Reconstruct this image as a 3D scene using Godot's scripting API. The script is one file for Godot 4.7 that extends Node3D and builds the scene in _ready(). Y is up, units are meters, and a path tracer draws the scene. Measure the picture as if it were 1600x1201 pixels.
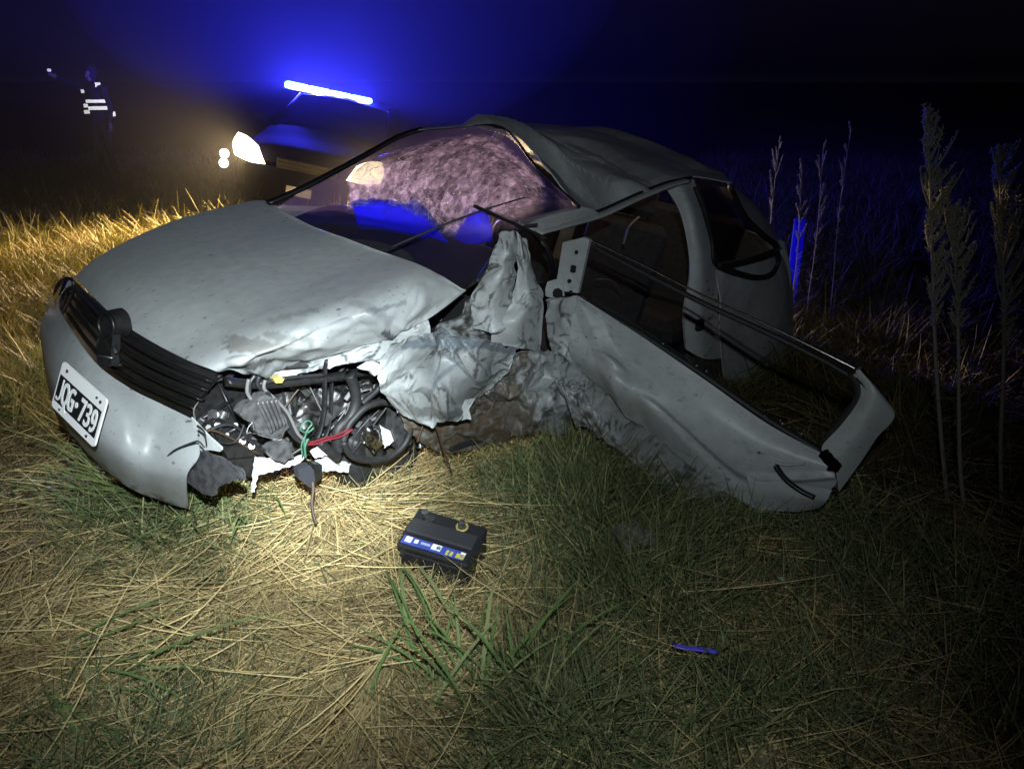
extends Node3D

# A wrecked white hatchback on a dry grass verge at night, lit by a hand torch, with a patrol car's headlights and blue light bar behind it.

const CAR_AT := Vector3(-0.9425, 0.0596, -2.0219)      # front left corner of the wreck at ground level
const CAR_TURN := Vector3(0.08108, 0.80980, -0.07784)  # roll, yaw, pitch of the wreck as it lies in the ditch

# Measured points of the wreck in its own axes: x towards its tail, y up, z towards its left side.
const HOOD := [
	[Vector3(0.190, 0.720, -1.498), Vector3(0.120, 0.745, -1.089), Vector3(0.081, 0.755, -0.755), Vector3(0.094, 0.755, -0.431), Vector3(0.133, 0.760, -0.199), Vector3(0.322, 0.690, -0.268)],
	[Vector3(0.264, 0.800, -1.465), Vector3(0.219, 0.825, -1.006), Vector3(0.222, 0.835, -0.692), Vector3(0.248, 0.835, -0.399), Vector3(0.266, 0.840, -0.093), Vector3(0.427, 0.730, -0.205)],
	[Vector3(0.460, 0.870, -1.522), Vector3(0.455, 0.885, -1.089), Vector3(0.468, 0.895, -0.776), Vector3(0.465, 0.895, -0.432), Vector3(0.447, 0.900, -0.094), Vector3(0.577, 0.785, -0.131)],
	[Vector3(0.706, 0.930, -1.588), Vector3(0.730, 0.935, -1.167), Vector3(0.738, 0.945, -0.824), Vector3(0.738, 0.945, -0.470), Vector3(0.648, 0.950, -0.080), Vector3(0.701, 0.835, -0.062)],
	[Vector3(0.993, 0.985, -1.593), Vector3(0.993, 0.980, -1.169), Vector3(0.957, 0.990, -0.794), Vector3(0.928, 0.990, -0.452), Vector3(0.810, 0.995, -0.097), Vector3(0.819, 0.880, -0.017)],
	[Vector3(1.085, 1.000, -1.564), Vector3(0.999, 0.995, -1.050), Vector3(0.967, 1.005, -0.696), Vector3(0.956, 1.005, -0.410), Vector3(0.935, 1.010, -0.178), Vector3(1.034, 0.945, -0.063)],
]
const BUMPER := [
	[Vector3(0.070, 0.659, -1.393), Vector3(-0.030, 0.699, -0.921), Vector3(-0.050, 0.667, -0.645), Vector3(-0.010, 0.627, -0.498), Vector3(0.060, 0.585, -0.405), Vector3(0.120, 0.549, -0.320)],
	[Vector3(0.010, 0.581, -1.385), Vector3(-0.090, 0.604, -0.914), Vector3(-0.110, 0.611, -0.599), Vector3(-0.070, 0.575, -0.406), Vector3(0.000, 0.501, -0.324), Vector3(0.060, 0.514, -0.169)],
	[Vector3(-0.020, 0.465, -1.303), Vector3(-0.120, 0.498, -0.857), Vector3(-0.140, 0.495, -0.541), Vector3(-0.100, 0.463, -0.373), Vector3(-0.030, 0.406, -0.313), Vector3(0.030, 0.425, -0.193)],
	[Vector3(0.040, 0.212, -1.474), Vector3(-0.060, 0.308, -0.992), Vector3(-0.080, 0.323, -0.633), Vector3(-0.040, 0.283, -0.476), Vector3(0.030, 0.236, -0.423), Vector3(0.090, 0.225, -0.327)],
]
const BUMPER_TONGUE := [
	[Vector3(0.100, 0.571, -0.299), Vector3(0.104, 0.549, -0.206), Vector3(0.108, 0.537, -0.120)],
	[Vector3(0.100, 0.532, -0.284), Vector3(0.104, 0.522, -0.195), Vector3(0.108, 0.528, -0.120)],
	[Vector3(0.100, 0.459, -0.272), Vector3(0.104, 0.497, -0.196), Vector3(0.108, 0.518, -0.129)],
]
const GRILLE_BACK := [
	[Vector3(0.130, 0.750, -1.360), Vector3(0.050, 0.793, -0.890), Vector3(0.040, 0.776, -0.650), Vector3(0.080, 0.755, -0.400), Vector3(0.150, 0.737, -0.221)],
	[Vector3(0.130, 0.660, -1.480), Vector3(0.050, 0.693, -1.042), Vector3(0.040, 0.667, -0.775), Vector3(0.080, 0.636, -0.555), Vector3(0.150, 0.622, -0.311)],
	[Vector3(0.130, 0.580, -1.574), Vector3(0.050, 0.602, -1.164), Vector3(0.040, 0.557, -0.898), Vector3(0.080, 0.520, -0.726), Vector3(0.150, 0.521, -0.384)],
]
const SLAT_0 := [Vector3(0.100, 0.748, -1.309), Vector3(0.020, 0.792, -0.843), Vector3(0.010, 0.772, -0.606), Vector3(0.050, 0.749, -0.377), Vector3(0.120, 0.731, -0.185)]
const SLAT_1 := [Vector3(0.100, 0.716, -1.344), Vector3(0.020, 0.757, -0.894), Vector3(0.010, 0.731, -0.652), Vector3(0.050, 0.706, -0.437), Vector3(0.120, 0.691, -0.216)]
const SLAT_2 := [Vector3(0.100, 0.680, -1.383), Vector3(0.020, 0.716, -0.952), Vector3(0.010, 0.685, -0.705), Vector3(0.050, 0.656, -0.506), Vector3(0.120, 0.645, -0.250)]
const SLAT_3 := [Vector3(0.100, 0.644, -1.423), Vector3(0.020, 0.674, -1.013), Vector3(0.010, 0.637, -0.759), Vector3(0.050, 0.604, -0.578), Vector3(0.120, 0.598, -0.286)]
const GRILLE_END := [Vector3(0.140, 0.746, -0.181), Vector3(0.140, 0.699, -0.236), Vector3(0.140, 0.615, -0.317), Vector3(0.140, 0.542, -0.362)]
const PLATE := [Vector3(-0.135, 0.668, -0.662), Vector3(-0.125, 0.647, -0.349), Vector3(-0.167, 0.517, -0.394), Vector3(-0.177, 0.537, -0.708)]
const HEADLAMP := [
	[Vector3(0.100, 0.706, -1.450), Vector3(0.050, 0.805, -1.192), Vector3(0.080, 0.795, -1.198)],
	[Vector3(0.080, 0.643, -1.485), Vector3(0.000, 0.770, -1.104), Vector3(0.070, 0.733, -1.210)],
	[Vector3(0.080, 0.579, -1.540), Vector3(0.050, 0.633, -1.359), Vector3(0.060, 0.642, -1.297)],
]
const HEADLAMP_RIM := [Vector3(0.060, 0.744, -1.318), Vector3(0.060, 0.794, -1.231), Vector3(0.060, 0.813, -1.136), Vector3(0.060, 0.759, -1.155), Vector3(0.060, 0.647, -1.289), Vector3(0.060, 0.620, -1.394)]
const EMBLEM := [Vector3(0.000, 0.819, -0.633), Vector3(0.000, 0.805, -0.615), Vector3(-0.000, 0.789, -0.567), Vector3(-0.000, 0.680, -0.690), Vector3(0.000, 0.678, -0.637), Vector3(0.000, 0.680, -0.565)]
const WINDSHIELD := [
	[Vector3(1.080, 0.987, -1.450), Vector3(1.202, 0.912, -1.150), Vector3(1.269, 0.892, -0.800), Vector3(1.218, 0.908, -0.500), Vector3(1.116, 0.939, -0.150)],
	[Vector3(1.363, 1.159, -1.399), Vector3(1.419, 1.116, -1.110), Vector3(1.450, 1.102, -0.772), Vector3(1.384, 1.064, -0.482), Vector3(1.228, 1.030, -0.145)],
	[Vector3(1.589, 1.286, -1.349), Vector3(1.606, 1.286, -1.070), Vector3(1.622, 1.262, -0.744), Vector3(1.618, 1.210, -0.465), Vector3(1.437, 1.170, -0.139)],
	[Vector3(1.808, 1.386, -1.298), Vector3(1.761, 1.424, -1.029), Vector3(1.814, 1.469, -0.716), Vector3(1.787, 1.331, -0.448), Vector3(1.723, 1.221, -0.134)],
]
const WIPER_0 := [Vector3(1.116, 0.973, -0.628), Vector3(1.290, 1.086, -0.501), Vector3(1.427, 1.174, -0.378), Vector3(1.528, 1.238, -0.270)]
const WIPER_1 := [Vector3(1.419, 1.172, -0.446), Vector3(1.404, 1.150, -0.211), Vector3(1.393, 1.131, -0.009)]
const WIPER_2 := [Vector3(1.135, 0.959, -0.110), Vector3(1.266, 1.051, -0.150), Vector3(1.390, 1.137, -0.153), Vector3(1.435, 1.165, -0.102)]
const FAR_PILLAR := [Vector3(1.051, 1.006, -1.470), Vector3(1.247, 1.092, -1.440), Vector3(1.520, 1.227, -1.410), Vector3(1.732, 1.339, -1.380), Vector3(1.856, 1.391, -1.330)]
const HEADER := [Vector3(1.831, 1.385, -1.320), Vector3(1.874, 1.430, -1.060), Vector3(1.859, 1.468, -0.760), Vector3(1.790, 1.330, -0.450), Vector3(1.743, 1.217, -0.150)]
const CRAZED := [
	[Vector3(1.289, 1.009, -1.188), Vector3(1.329, 1.080, -0.988), Vector3(1.375, 1.069, -0.768), Vector3(1.346, 1.022, -0.508), Vector3(1.407, 1.139, -0.438), Vector3(1.456, 1.156, -0.208)],
	[Vector3(1.285, 1.108, -1.168), Vector3(1.360, 1.167, -0.988), Vector3(1.400, 1.203, -0.768), Vector3(1.419, 1.198, -0.558), Vector3(1.469, 1.234, -0.418), Vector3(1.507, 1.184, -0.188)],
	[Vector3(1.331, 1.207, -1.188), Vector3(1.423, 1.278, -1.008), Vector3(1.499, 1.308, -0.808), Vector3(1.535, 1.323, -0.618), Vector3(1.556, 1.305, -0.438), Vector3(1.566, 1.213, -0.158)],
	[Vector3(1.545, 1.276, -1.238), Vector3(1.653, 1.350, -1.108), Vector3(1.702, 1.403, -0.938), Vector3(1.767, 1.435, -0.748), Vector3(1.740, 1.369, -0.508), Vector3(1.664, 1.222, -0.138)],
]
const PAINTED_GLOW := [  # added sheets behind the windscreen that carry the blue light as colour
	[Vector3(1.318, 1.051, -1.180), Vector3(1.381, 1.098, -1.010), Vector3(1.432, 1.099, -0.840), Vector3(1.422, 1.044, -0.680)],
	[Vector3(1.322, 0.989, -1.160), Vector3(1.371, 1.026, -0.990), Vector3(1.421, 1.036, -0.820), Vector3(1.437, 1.019, -0.660)],
	[Vector3(1.325, 0.929, -1.120), Vector3(1.382, 0.950, -0.950), Vector3(1.432, 0.965, -0.780), Vector3(1.444, 0.981, -0.620)],
]
const PAINTED_GLOW_B := [
	[Vector3(1.525, 1.076, -0.670), Vector3(1.493, 1.151, -0.550), Vector3(1.504, 1.133, -0.450)],
	[Vector3(1.515, 1.024, -0.670), Vector3(1.504, 1.066, -0.550), Vector3(1.544, 1.068, -0.450)],
	[Vector3(1.550, 0.958, -0.670), Vector3(1.527, 0.979, -0.550), Vector3(1.533, 1.012, -0.450)],
]
const ROOF := [
	[Vector3(1.822, 1.387, -1.320), Vector3(1.874, 1.430, -1.060), Vector3(1.858, 1.474, -0.760), Vector3(1.833, 1.331, -0.450), Vector3(1.807, 1.206, -0.200)],
	[Vector3(2.024, 1.404, -1.320), Vector3(2.134, 1.442, -1.120), Vector3(2.250, 1.432, -0.950), Vector3(2.275, 1.264, -0.690), Vector3(2.050, 1.152, -0.310)],
	[Vector3(2.676, 1.451, -1.320), Vector3(2.764, 1.454, -1.050), Vector3(2.652, 1.421, -0.770), Vector3(2.391, 1.340, -0.400), Vector3(2.236, 1.255, -0.170)],
	[Vector3(3.591, 1.415, -1.250), Vector3(3.418, 1.412, -1.050), Vector3(3.345, 1.374, -0.800), Vector3(2.949, 1.349, -0.450), Vector3(2.671, 1.328, -0.200)],
	[Vector3(3.840, 1.319, -0.900), Vector3(3.646, 1.320, -0.720), Vector3(3.491, 1.318, -0.550), Vector3(3.282, 1.314, -0.360), Vector3(3.021, 1.298, -0.150)],
]
const DOOR_RAIL := [Vector3(1.500, 1.114, -0.160), Vector3(1.708, 1.141, -0.160), Vector3(1.915, 1.171, -0.160), Vector3(2.199, 1.243, -0.160), Vector3(2.427, 1.293, -0.160), Vector3(2.587, 1.316, -0.160)]
const DOOR_RAIL_SEAL := [Vector3(1.513, 1.132, -0.185), Vector3(1.734, 1.159, -0.185), Vector3(1.930, 1.182, -0.185), Vector3(2.183, 1.245, -0.185), Vector3(2.434, 1.301, -0.185), Vector3(2.659, 1.327, -0.185)]
const PILLAR_STUB := [
	[Vector3(1.429, 1.156, -0.200), Vector3(1.580, 1.184, -0.200), Vector3(1.784, 1.209, -0.200)],
	[Vector3(1.440, 1.144, -0.180), Vector3(1.609, 1.165, -0.180), Vector3(1.860, 1.200, -0.180)],
	[Vector3(1.477, 1.120, -0.150), Vector3(1.673, 1.150, -0.150), Vector3(1.889, 1.185, -0.150)],
]
const CENTRE_PILLAR := [
	[Vector3(2.481, 1.275, -0.210), Vector3(2.534, 1.308, -0.170), Vector3(2.713, 1.315, -0.200)],
	[Vector3(2.569, 1.165, -0.160), Vector3(2.601, 1.197, -0.120), Vector3(2.783, 1.176, -0.150)],
	[Vector3(2.599, 1.015, -0.100), Vector3(2.636, 1.037, -0.060), Vector3(2.821, 1.019, -0.090)],
	[Vector3(2.616, 0.857, -0.060), Vector3(2.674, 0.861, -0.020), Vector3(2.851, 0.872, -0.050)],
	[Vector3(2.606, 0.659, -0.040), Vector3(2.727, 0.637, 0.000), Vector3(2.963, 0.615, -0.030)],
	[Vector3(2.693, 0.451, -0.040), Vector3(2.838, 0.384, 0.000), Vector3(3.111, 0.326, -0.030)],
]
const QUARTER_GLASS := [
	[Vector3(2.758, 1.259, -0.200), Vector3(2.923, 1.270, -0.200), Vector3(3.101, 1.271, -0.200)],
	[Vector3(2.854, 1.122, -0.160), Vector3(3.059, 1.120, -0.160), Vector3(3.277, 1.105, -0.160)],
	[Vector3(2.930, 0.987, -0.130), Vector3(3.169, 0.990, -0.130), Vector3(3.473, 0.998, -0.130)],
	[Vector3(2.963, 0.879, -0.100), Vector3(3.275, 0.879, -0.100), Vector3(3.635, 0.917, -0.100)],
]
const QUARTER_SEAL := [Vector3(2.688, 1.282, -0.170), Vector3(2.730, 1.183, -0.120), Vector3(2.803, 1.023, -0.080), Vector3(2.828, 0.904, -0.040), Vector3(3.120, 0.891, -0.040), Vector3(3.545, 0.927, -0.050), Vector3(3.361, 1.026, -0.080), Vector3(3.194, 1.123, -0.120), Vector3(3.030, 1.286, -0.160)]
const LOOSE_SEAL := [Vector3(2.755, 0.919, 0.010), Vector3(2.970, 0.859, 0.010), Vector3(3.230, 0.806, 0.010), Vector3(3.410, 0.807, 0.010), Vector3(3.472, 0.878, 0.010), Vector3(3.398, 0.958, 0.010)]
const CRACK_A := [Vector3(-0.030, 0.445, -0.280), Vector3(-0.030, 0.493, -0.252), Vector3(-0.030, 0.546, -0.177), Vector3(-0.030, 0.569, -0.132), Vector3(-0.030, 0.564, -0.096)]
const CRACK_B := [Vector3(0.000, 0.619, -0.135), Vector3(0.000, 0.616, -0.095), Vector3(-0.000, 0.585, -0.085)]
const REAR_PILLAR := [
	[Vector3(3.018, 1.308, -0.170), Vector3(3.331, 1.259, -0.300), Vector3(3.762, 1.180, -0.500)],
	[Vector3(3.183, 1.165, -0.140), Vector3(3.515, 1.161, -0.250), Vector3(3.912, 1.094, -0.400)],
	[Vector3(3.379, 1.029, -0.110), Vector3(3.672, 1.042, -0.200), Vector3(4.134, 0.939, -0.350)],
	[Vector3(3.617, 0.913, -0.090), Vector3(3.839, 0.892, -0.150), Vector3(4.285, 0.784, -0.300)],
]
const QUARTER_PANEL := [
	[Vector3(2.902, 0.875, -0.080), Vector3(3.128, 0.873, -0.080), Vector3(3.433, 0.879, -0.080), Vector3(3.682, 0.900, -0.110), Vector3(3.992, 0.825, -0.180)],
	[Vector3(2.901, 0.731, -0.030), Vector3(3.142, 0.719, -0.030), Vector3(3.448, 0.728, -0.030), Vector3(3.751, 0.771, -0.060), Vector3(4.069, 0.660, -0.130)],
	[Vector3(2.943, 0.553, 0.000), Vector3(3.216, 0.514, -0.000), Vector3(3.550, 0.486, 0.000), Vector3(3.851, 0.498, -0.030), Vector3(4.170, 0.414, -0.100)],
	[Vector3(3.090, 0.333, -0.020), Vector3(3.386, 0.219, -0.020), Vector3(3.697, 0.182, -0.020), Vector3(3.991, 0.209, -0.050), Vector3(4.326, 0.154, -0.120)],
	[Vector3(3.242, 0.133, -0.050), Vector3(3.537, 0.007, -0.050), Vector3(3.815, -0.029, -0.050), Vector3(4.130, -0.011, -0.080), Vector3(4.436, -0.046, -0.150)],
]
const FENDER := [
	[Vector3(0.677, 0.819, -0.030), Vector3(0.740, 0.840, 0.020), Vector3(0.868, 0.836, 0.040), Vector3(1.068, 0.779, 0.020), Vector3(1.322, 0.669, -0.040)],
	[Vector3(0.619, 0.749, 0.000), Vector3(0.694, 0.768, 0.050), Vector3(0.882, 0.736, 0.020), Vector3(1.016, 0.708, 0.050), Vector3(1.280, 0.636, -0.030)],
	[Vector3(0.633, 0.649, -0.000), Vector3(0.734, 0.653, 0.030), Vector3(0.857, 0.643, 0.060), Vector3(1.070, 0.585, -0.000), Vector3(1.246, 0.578, -0.060)],
	[Vector3(0.752, 0.517, -0.060), Vector3(0.844, 0.483, -0.030), Vector3(0.938, 0.475, 0.000), Vector3(1.095, 0.458, -0.060), Vector3(1.201, 0.481, -0.100)],
]
const FENDER_TAIL := [
	[Vector3(0.940, 0.516, 0.000), Vector3(1.010, 0.532, 0.000), Vector3(1.077, 0.533, -0.000)],
	[Vector3(0.961, 0.472, 0.000), Vector3(1.031, 0.469, 0.000), Vector3(1.058, 0.489, 0.000)],
	[Vector3(0.986, 0.453, 0.000), Vector3(1.040, 0.450, -0.000), Vector3(1.064, 0.447, 0.000)],
]
const COWL := [
	[Vector3(1.258, 1.133, -0.120), Vector3(1.288, 1.145, -0.100), Vector3(1.311, 1.142, -0.100)],
	[Vector3(1.188, 1.075, -0.100), Vector3(1.230, 1.076, -0.050), Vector3(1.334, 1.045, -0.100)],
	[Vector3(1.156, 0.955, -0.120), Vector3(1.177, 0.995, -0.030), Vector3(1.315, 0.987, -0.080)],
	[Vector3(1.152, 0.848, -0.140), Vector3(1.187, 0.853, -0.060), Vector3(1.331, 0.869, -0.080)],
	[Vector3(1.155, 0.764, -0.140), Vector3(1.197, 0.767, -0.040), Vector3(1.407, 0.773, -0.100)],
]
const COWL_SIDE := [
	[Vector3(1.311, 1.142, -0.100), Vector3(1.323, 1.133, -0.090), Vector3(1.359, 1.114, -0.100)],
	[Vector3(1.323, 1.048, -0.090), Vector3(1.317, 1.045, -0.050), Vector3(1.390, 1.024, -0.080)],
	[Vector3(1.317, 0.974, -0.080), Vector3(1.337, 0.959, -0.030), Vector3(1.467, 0.906, -0.060)],
	[Vector3(1.301, 0.875, -0.070), Vector3(1.351, 0.883, -0.020), Vector3(1.478, 0.854, -0.050)],
	[Vector3(1.216, 0.792, -0.080), Vector3(1.283, 0.805, 0.000), Vector3(1.489, 0.753, -0.050)],
	[Vector3(1.233, 0.693, -0.090), Vector3(1.348, 0.676, -0.040), Vector3(1.541, 0.617, -0.080)],
]
const INNER_WING := [
	[Vector3(1.107, 0.882, -0.130), Vector3(1.165, 0.885, -0.130), Vector3(1.223, 0.842, -0.130)],
	[Vector3(1.088, 0.821, -0.130), Vector3(1.176, 0.801, -0.130), Vector3(1.251, 0.772, -0.130)],
	[Vector3(0.992, 0.801, -0.130), Vector3(1.147, 0.753, -0.130), Vector3(1.279, 0.700, -0.130)],
	[Vector3(0.963, 0.775, -0.130), Vector3(1.134, 0.723, -0.130), Vector3(1.324, 0.652, -0.130)],
]
const SILL := [
	[Vector3(1.147, 0.654, -0.090), Vector3(1.332, 0.643, -0.100), Vector3(1.542, 0.617, -0.070), Vector3(1.684, 0.582, -0.020), Vector3(1.777, 0.539, 0.040)],
	[Vector3(1.165, 0.545, -0.120), Vector3(1.293, 0.563, -0.050), Vector3(1.590, 0.486, -0.090), Vector3(1.773, 0.439, -0.030), Vector3(1.832, 0.397, 0.080)],
	[Vector3(1.162, 0.444, -0.130), Vector3(1.349, 0.414, -0.100), Vector3(1.519, 0.395, -0.030), Vector3(1.831, 0.291, -0.050), Vector3(1.894, 0.243, 0.100)],
	[Vector3(1.233, 0.308, -0.200), Vector3(1.426, 0.242, -0.150), Vector3(1.633, 0.203, -0.100), Vector3(1.863, 0.151, -0.050), Vector3(1.951, 0.122, 0.100)],
]
const ARCH_LINER := [
	[Vector3(0.788, 0.506, -0.120), Vector3(0.990, 0.432, -0.120), Vector3(1.181, 0.415, -0.120), Vector3(1.396, 0.365, -0.120)],
	[Vector3(0.864, 0.406, -0.140), Vector3(1.052, 0.325, -0.140), Vector3(1.235, 0.292, -0.140), Vector3(1.454, 0.258, -0.140)],
	[Vector3(1.007, 0.269, -0.200), Vector3(1.174, 0.185, -0.200), Vector3(1.348, 0.161, -0.200), Vector3(1.557, 0.137, -0.200)],
]
const DOOR_SKIN := [
	[Vector3(1.604, 0.885, 0.018), Vector3(1.665, 0.791, 0.309), Vector3(1.724, 0.689, 0.593), Vector3(1.781, 0.589, 0.860), Vector3(1.830, 0.535, 1.094)],
	[Vector3(1.576, 0.772, 0.028), Vector3(1.636, 0.685, 0.289), Vector3(1.673, 0.596, 0.587), Vector3(1.731, 0.515, 0.864), Vector3(1.807, 0.502, 1.129)],
	[Vector3(1.586, 0.658, 0.029), Vector3(1.578, 0.608, 0.298), Vector3(1.659, 0.487, 0.568), Vector3(1.736, 0.394, 0.838), Vector3(1.836, 0.411, 1.124)],
	[Vector3(1.629, 0.577, 0.044), Vector3(1.649, 0.505, 0.233), Vector3(1.726, 0.352, 0.503), Vector3(1.777, 0.256, 0.750), Vector3(1.816, 0.217, 0.886)],
]
const DOOR_CORNER := [
	[Vector3(1.736, 0.394, 0.838), Vector3(1.768, 0.406, 0.991), Vector3(1.800, 0.431, 1.144)],
	[Vector3(1.752, 0.318, 0.867), Vector3(1.779, 0.342, 0.996), Vector3(1.808, 0.379, 1.135)],
	[Vector3(1.807, 0.222, 0.889), Vector3(1.834, 0.268, 1.021), Vector3(1.852, 0.317, 1.105)],
]
const DOOR_LOWER := [
	[Vector3(1.607, 0.617, -0.061), Vector3(1.651, 0.598, 0.145), Vector3(1.688, 0.500, 0.322), Vector3(1.738, 0.373, 0.561), Vector3(1.793, 0.265, 0.825)],
	[Vector3(1.637, 0.486, -0.063), Vector3(1.672, 0.447, 0.105), Vector3(1.704, 0.341, 0.258), Vector3(1.749, 0.218, 0.469), Vector3(1.808, 0.173, 0.752)],
	[Vector3(1.630, 0.418, -0.001), Vector3(1.660, 0.389, 0.143), Vector3(1.689, 0.293, 0.279), Vector3(1.732, 0.188, 0.487), Vector3(1.793, 0.161, 0.778)],
	[Vector3(1.690, 0.283, 0.048), Vector3(1.723, 0.275, 0.205), Vector3(1.750, 0.228, 0.333), Vector3(1.790, 0.146, 0.522), Vector3(1.848, 0.133, 0.798)],
]
const DOOR_EDGE := [
	[Vector3(1.601, 0.827, -0.136), Vector3(1.590, 0.864, -0.047), Vector3(1.604, 0.882, 0.019)],
	[Vector3(1.602, 0.750, -0.135), Vector3(1.574, 0.775, -0.031), Vector3(1.588, 0.788, 0.039)],
	[Vector3(1.616, 0.667, -0.114), Vector3(1.596, 0.684, -0.019), Vector3(1.588, 0.674, 0.036)],
	[Vector3(1.622, 0.595, -0.085), Vector3(1.599, 0.614, -0.003), Vector3(1.627, 0.580, 0.034)],
]
const DOOR_MIRROR_POST := [Vector3(1.584, 1.089, -0.078), Vector3(1.603, 1.129, 0.014), Vector3(1.608, 1.123, 0.038), Vector3(1.605, 0.899, 0.022), Vector3(1.582, 0.887, -0.086), Vector3(1.583, 0.935, -0.081), Vector3(1.583, 1.017, -0.079)]
const POST_HOLES := [Vector3(1.587, 1.063, -0.007), Vector3(1.586, 0.993, -0.011), Vector3(1.584, 0.940, -0.020), Vector3(1.586, 0.896, -0.007)]
const DOOR_BRACKET := [Vector3(1.561, 0.915, -0.116), Vector3(1.568, 0.934, -0.082), Vector3(1.576, 0.918, -0.044), Vector3(1.578, 0.874, -0.031), Vector3(1.571, 0.855, -0.065), Vector3(1.561, 0.854, -0.116)]
const DOOR_TOP_RAIL := [Vector3(1.620, 1.123, 0.001), Vector3(1.672, 1.070, 0.246), Vector3(1.729, 1.003, 0.518), Vector3(1.782, 0.952, 0.769), Vector3(1.826, 0.903, 0.983), Vector3(1.851, 0.874, 1.102)]
const DOOR_TOP_SEAL := [Vector3(1.636, 1.093, 0.028), Vector3(1.682, 1.038, 0.246), Vector3(1.739, 0.972, 0.519), Vector3(1.792, 0.921, 0.772), Vector3(1.835, 0.874, 0.975), Vector3(1.857, 0.842, 1.081)]
const DOOR_BELT_SEAL := [Vector3(1.627, 0.869, 0.009), Vector3(1.687, 0.793, 0.293), Vector3(1.746, 0.696, 0.578), Vector3(1.803, 0.597, 0.847), Vector3(1.849, 0.533, 1.067)]
const DOOR_REAR_POST := [
	[Vector3(1.831, 0.877, 1.100), Vector3(1.834, 0.878, 1.116), Vector3(1.889, 0.826, 1.137)],
	[Vector3(1.839, 0.792, 1.136), Vector3(1.819, 0.822, 1.186), Vector3(1.892, 0.755, 1.247)],
	[Vector3(1.832, 0.678, 1.107), Vector3(1.816, 0.688, 1.173), Vector3(1.885, 0.645, 1.216)],
	[Vector3(1.823, 0.565, 1.062), Vector3(1.807, 0.546, 1.129), Vector3(1.878, 0.523, 1.183)],
	[Vector3(1.811, 0.543, 1.100), Vector3(1.818, 0.500, 1.132), Vector3(1.871, 0.403, 1.149)],
]
const DOOR_REAR_SEAL := [Vector3(1.848, 0.859, 1.084), Vector3(1.857, 0.780, 1.128), Vector3(1.850, 0.675, 1.096), Vector3(1.841, 0.561, 1.053)]
const DOOR_HANDLE := [Vector3(1.743, 0.460, 0.943), Vector3(1.753, 0.421, 0.989), Vector3(1.765, 0.397, 1.045), Vector3(1.776, 0.388, 1.102)]
const DOOR_HANDLE_LIP := [Vector3(1.747, 0.471, 0.940), Vector3(1.756, 0.476, 0.983), Vector3(1.768, 0.502, 1.037)]
const DOOR_CREASE := [Vector3(1.576, 0.841, 0.124), Vector3(1.614, 0.767, 0.303), Vector3(1.633, 0.644, 0.394), Vector3(1.648, 0.543, 0.466)]
const ENGINE_BAY := [
	[Vector3(0.254, 0.615, -0.490), Vector3(0.565, 0.657, -0.490), Vector3(0.851, 0.717, -0.450), Vector3(1.124, 0.727, -0.430), Vector3(1.426, 0.797, -0.390)],
	[Vector3(0.187, 0.566, -0.390), Vector3(0.479, 0.576, -0.390), Vector3(0.739, 0.615, -0.350), Vector3(1.016, 0.640, -0.330), Vector3(1.366, 0.666, -0.290)],
	[Vector3(0.160, 0.475, -0.340), Vector3(0.425, 0.457, -0.340), Vector3(0.696, 0.459, -0.300), Vector3(0.988, 0.484, -0.280), Vector3(1.300, 0.520, -0.240)],
	[Vector3(0.208, 0.340, -0.390), Vector3(0.482, 0.266, -0.390), Vector3(0.757, 0.226, -0.350), Vector3(1.087, 0.209, -0.330), Vector3(1.380, 0.274, -0.290)],
]
const SUPPORT_BEAM := [Vector3(0.168, 0.715, -0.200), Vector3(0.272, 0.685, -0.200), Vector3(0.388, 0.668, -0.200), Vector3(0.564, 0.652, -0.200), Vector3(0.701, 0.648, -0.200), Vector3(0.799, 0.649, -0.200)]
const SUPPORT_UPPER := [Vector3(0.388, 0.721, -0.240), Vector3(0.538, 0.699, -0.240), Vector3(0.700, 0.684, -0.240)]
const BRACKET := [Vector3(0.123, 0.610, -0.300), Vector3(0.193, 0.670, -0.300), Vector3(0.319, 0.631, -0.300), Vector3(0.337, 0.518, -0.300), Vector3(0.322, 0.371, -0.300), Vector3(0.214, 0.392, -0.300), Vector3(0.148, 0.457, -0.300), Vector3(0.112, 0.545, -0.300)]
const BRACKET_HOLES := [Vector3(0.181, 0.566, -0.285), Vector3(0.178, 0.530, -0.285), Vector3(0.156, 0.517, -0.285), Vector3(0.245, 0.513, -0.285), Vector3(0.269, 0.448, -0.285), Vector3(0.302, 0.420, -0.285), Vector3(0.215, 0.486, -0.285)]
const AIR_BOX := [Vector3(0.160, 0.643, -0.120), Vector3(0.192, 0.670, -0.120), Vector3(0.253, 0.687, -0.120), Vector3(0.284, 0.662, -0.120), Vector3(0.333, 0.556, -0.120), Vector3(0.308, 0.526, -0.120), Vector3(0.280, 0.524, -0.120), Vector3(0.222, 0.557, -0.120), Vector3(0.209, 0.601, -0.120)]
const AIR_RIB_0 := [Vector3(0.224, 0.667, -0.108), Vector3(0.255, 0.601, -0.108), Vector3(0.273, 0.549, -0.108)]
const AIR_RIB_1 := [Vector3(0.240, 0.666, -0.108), Vector3(0.268, 0.600, -0.108), Vector3(0.284, 0.553, -0.108)]
const AIR_RIB_2 := [Vector3(0.255, 0.665, -0.108), Vector3(0.282, 0.599, -0.108), Vector3(0.296, 0.557, -0.108)]
const AIR_RIB_3 := [Vector3(0.271, 0.663, -0.108), Vector3(0.296, 0.598, -0.108), Vector3(0.307, 0.561, -0.108)]
const AIR_RIB_4 := [Vector3(0.286, 0.662, -0.108), Vector3(0.309, 0.597, -0.108), Vector3(0.319, 0.565, -0.108)]
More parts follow.
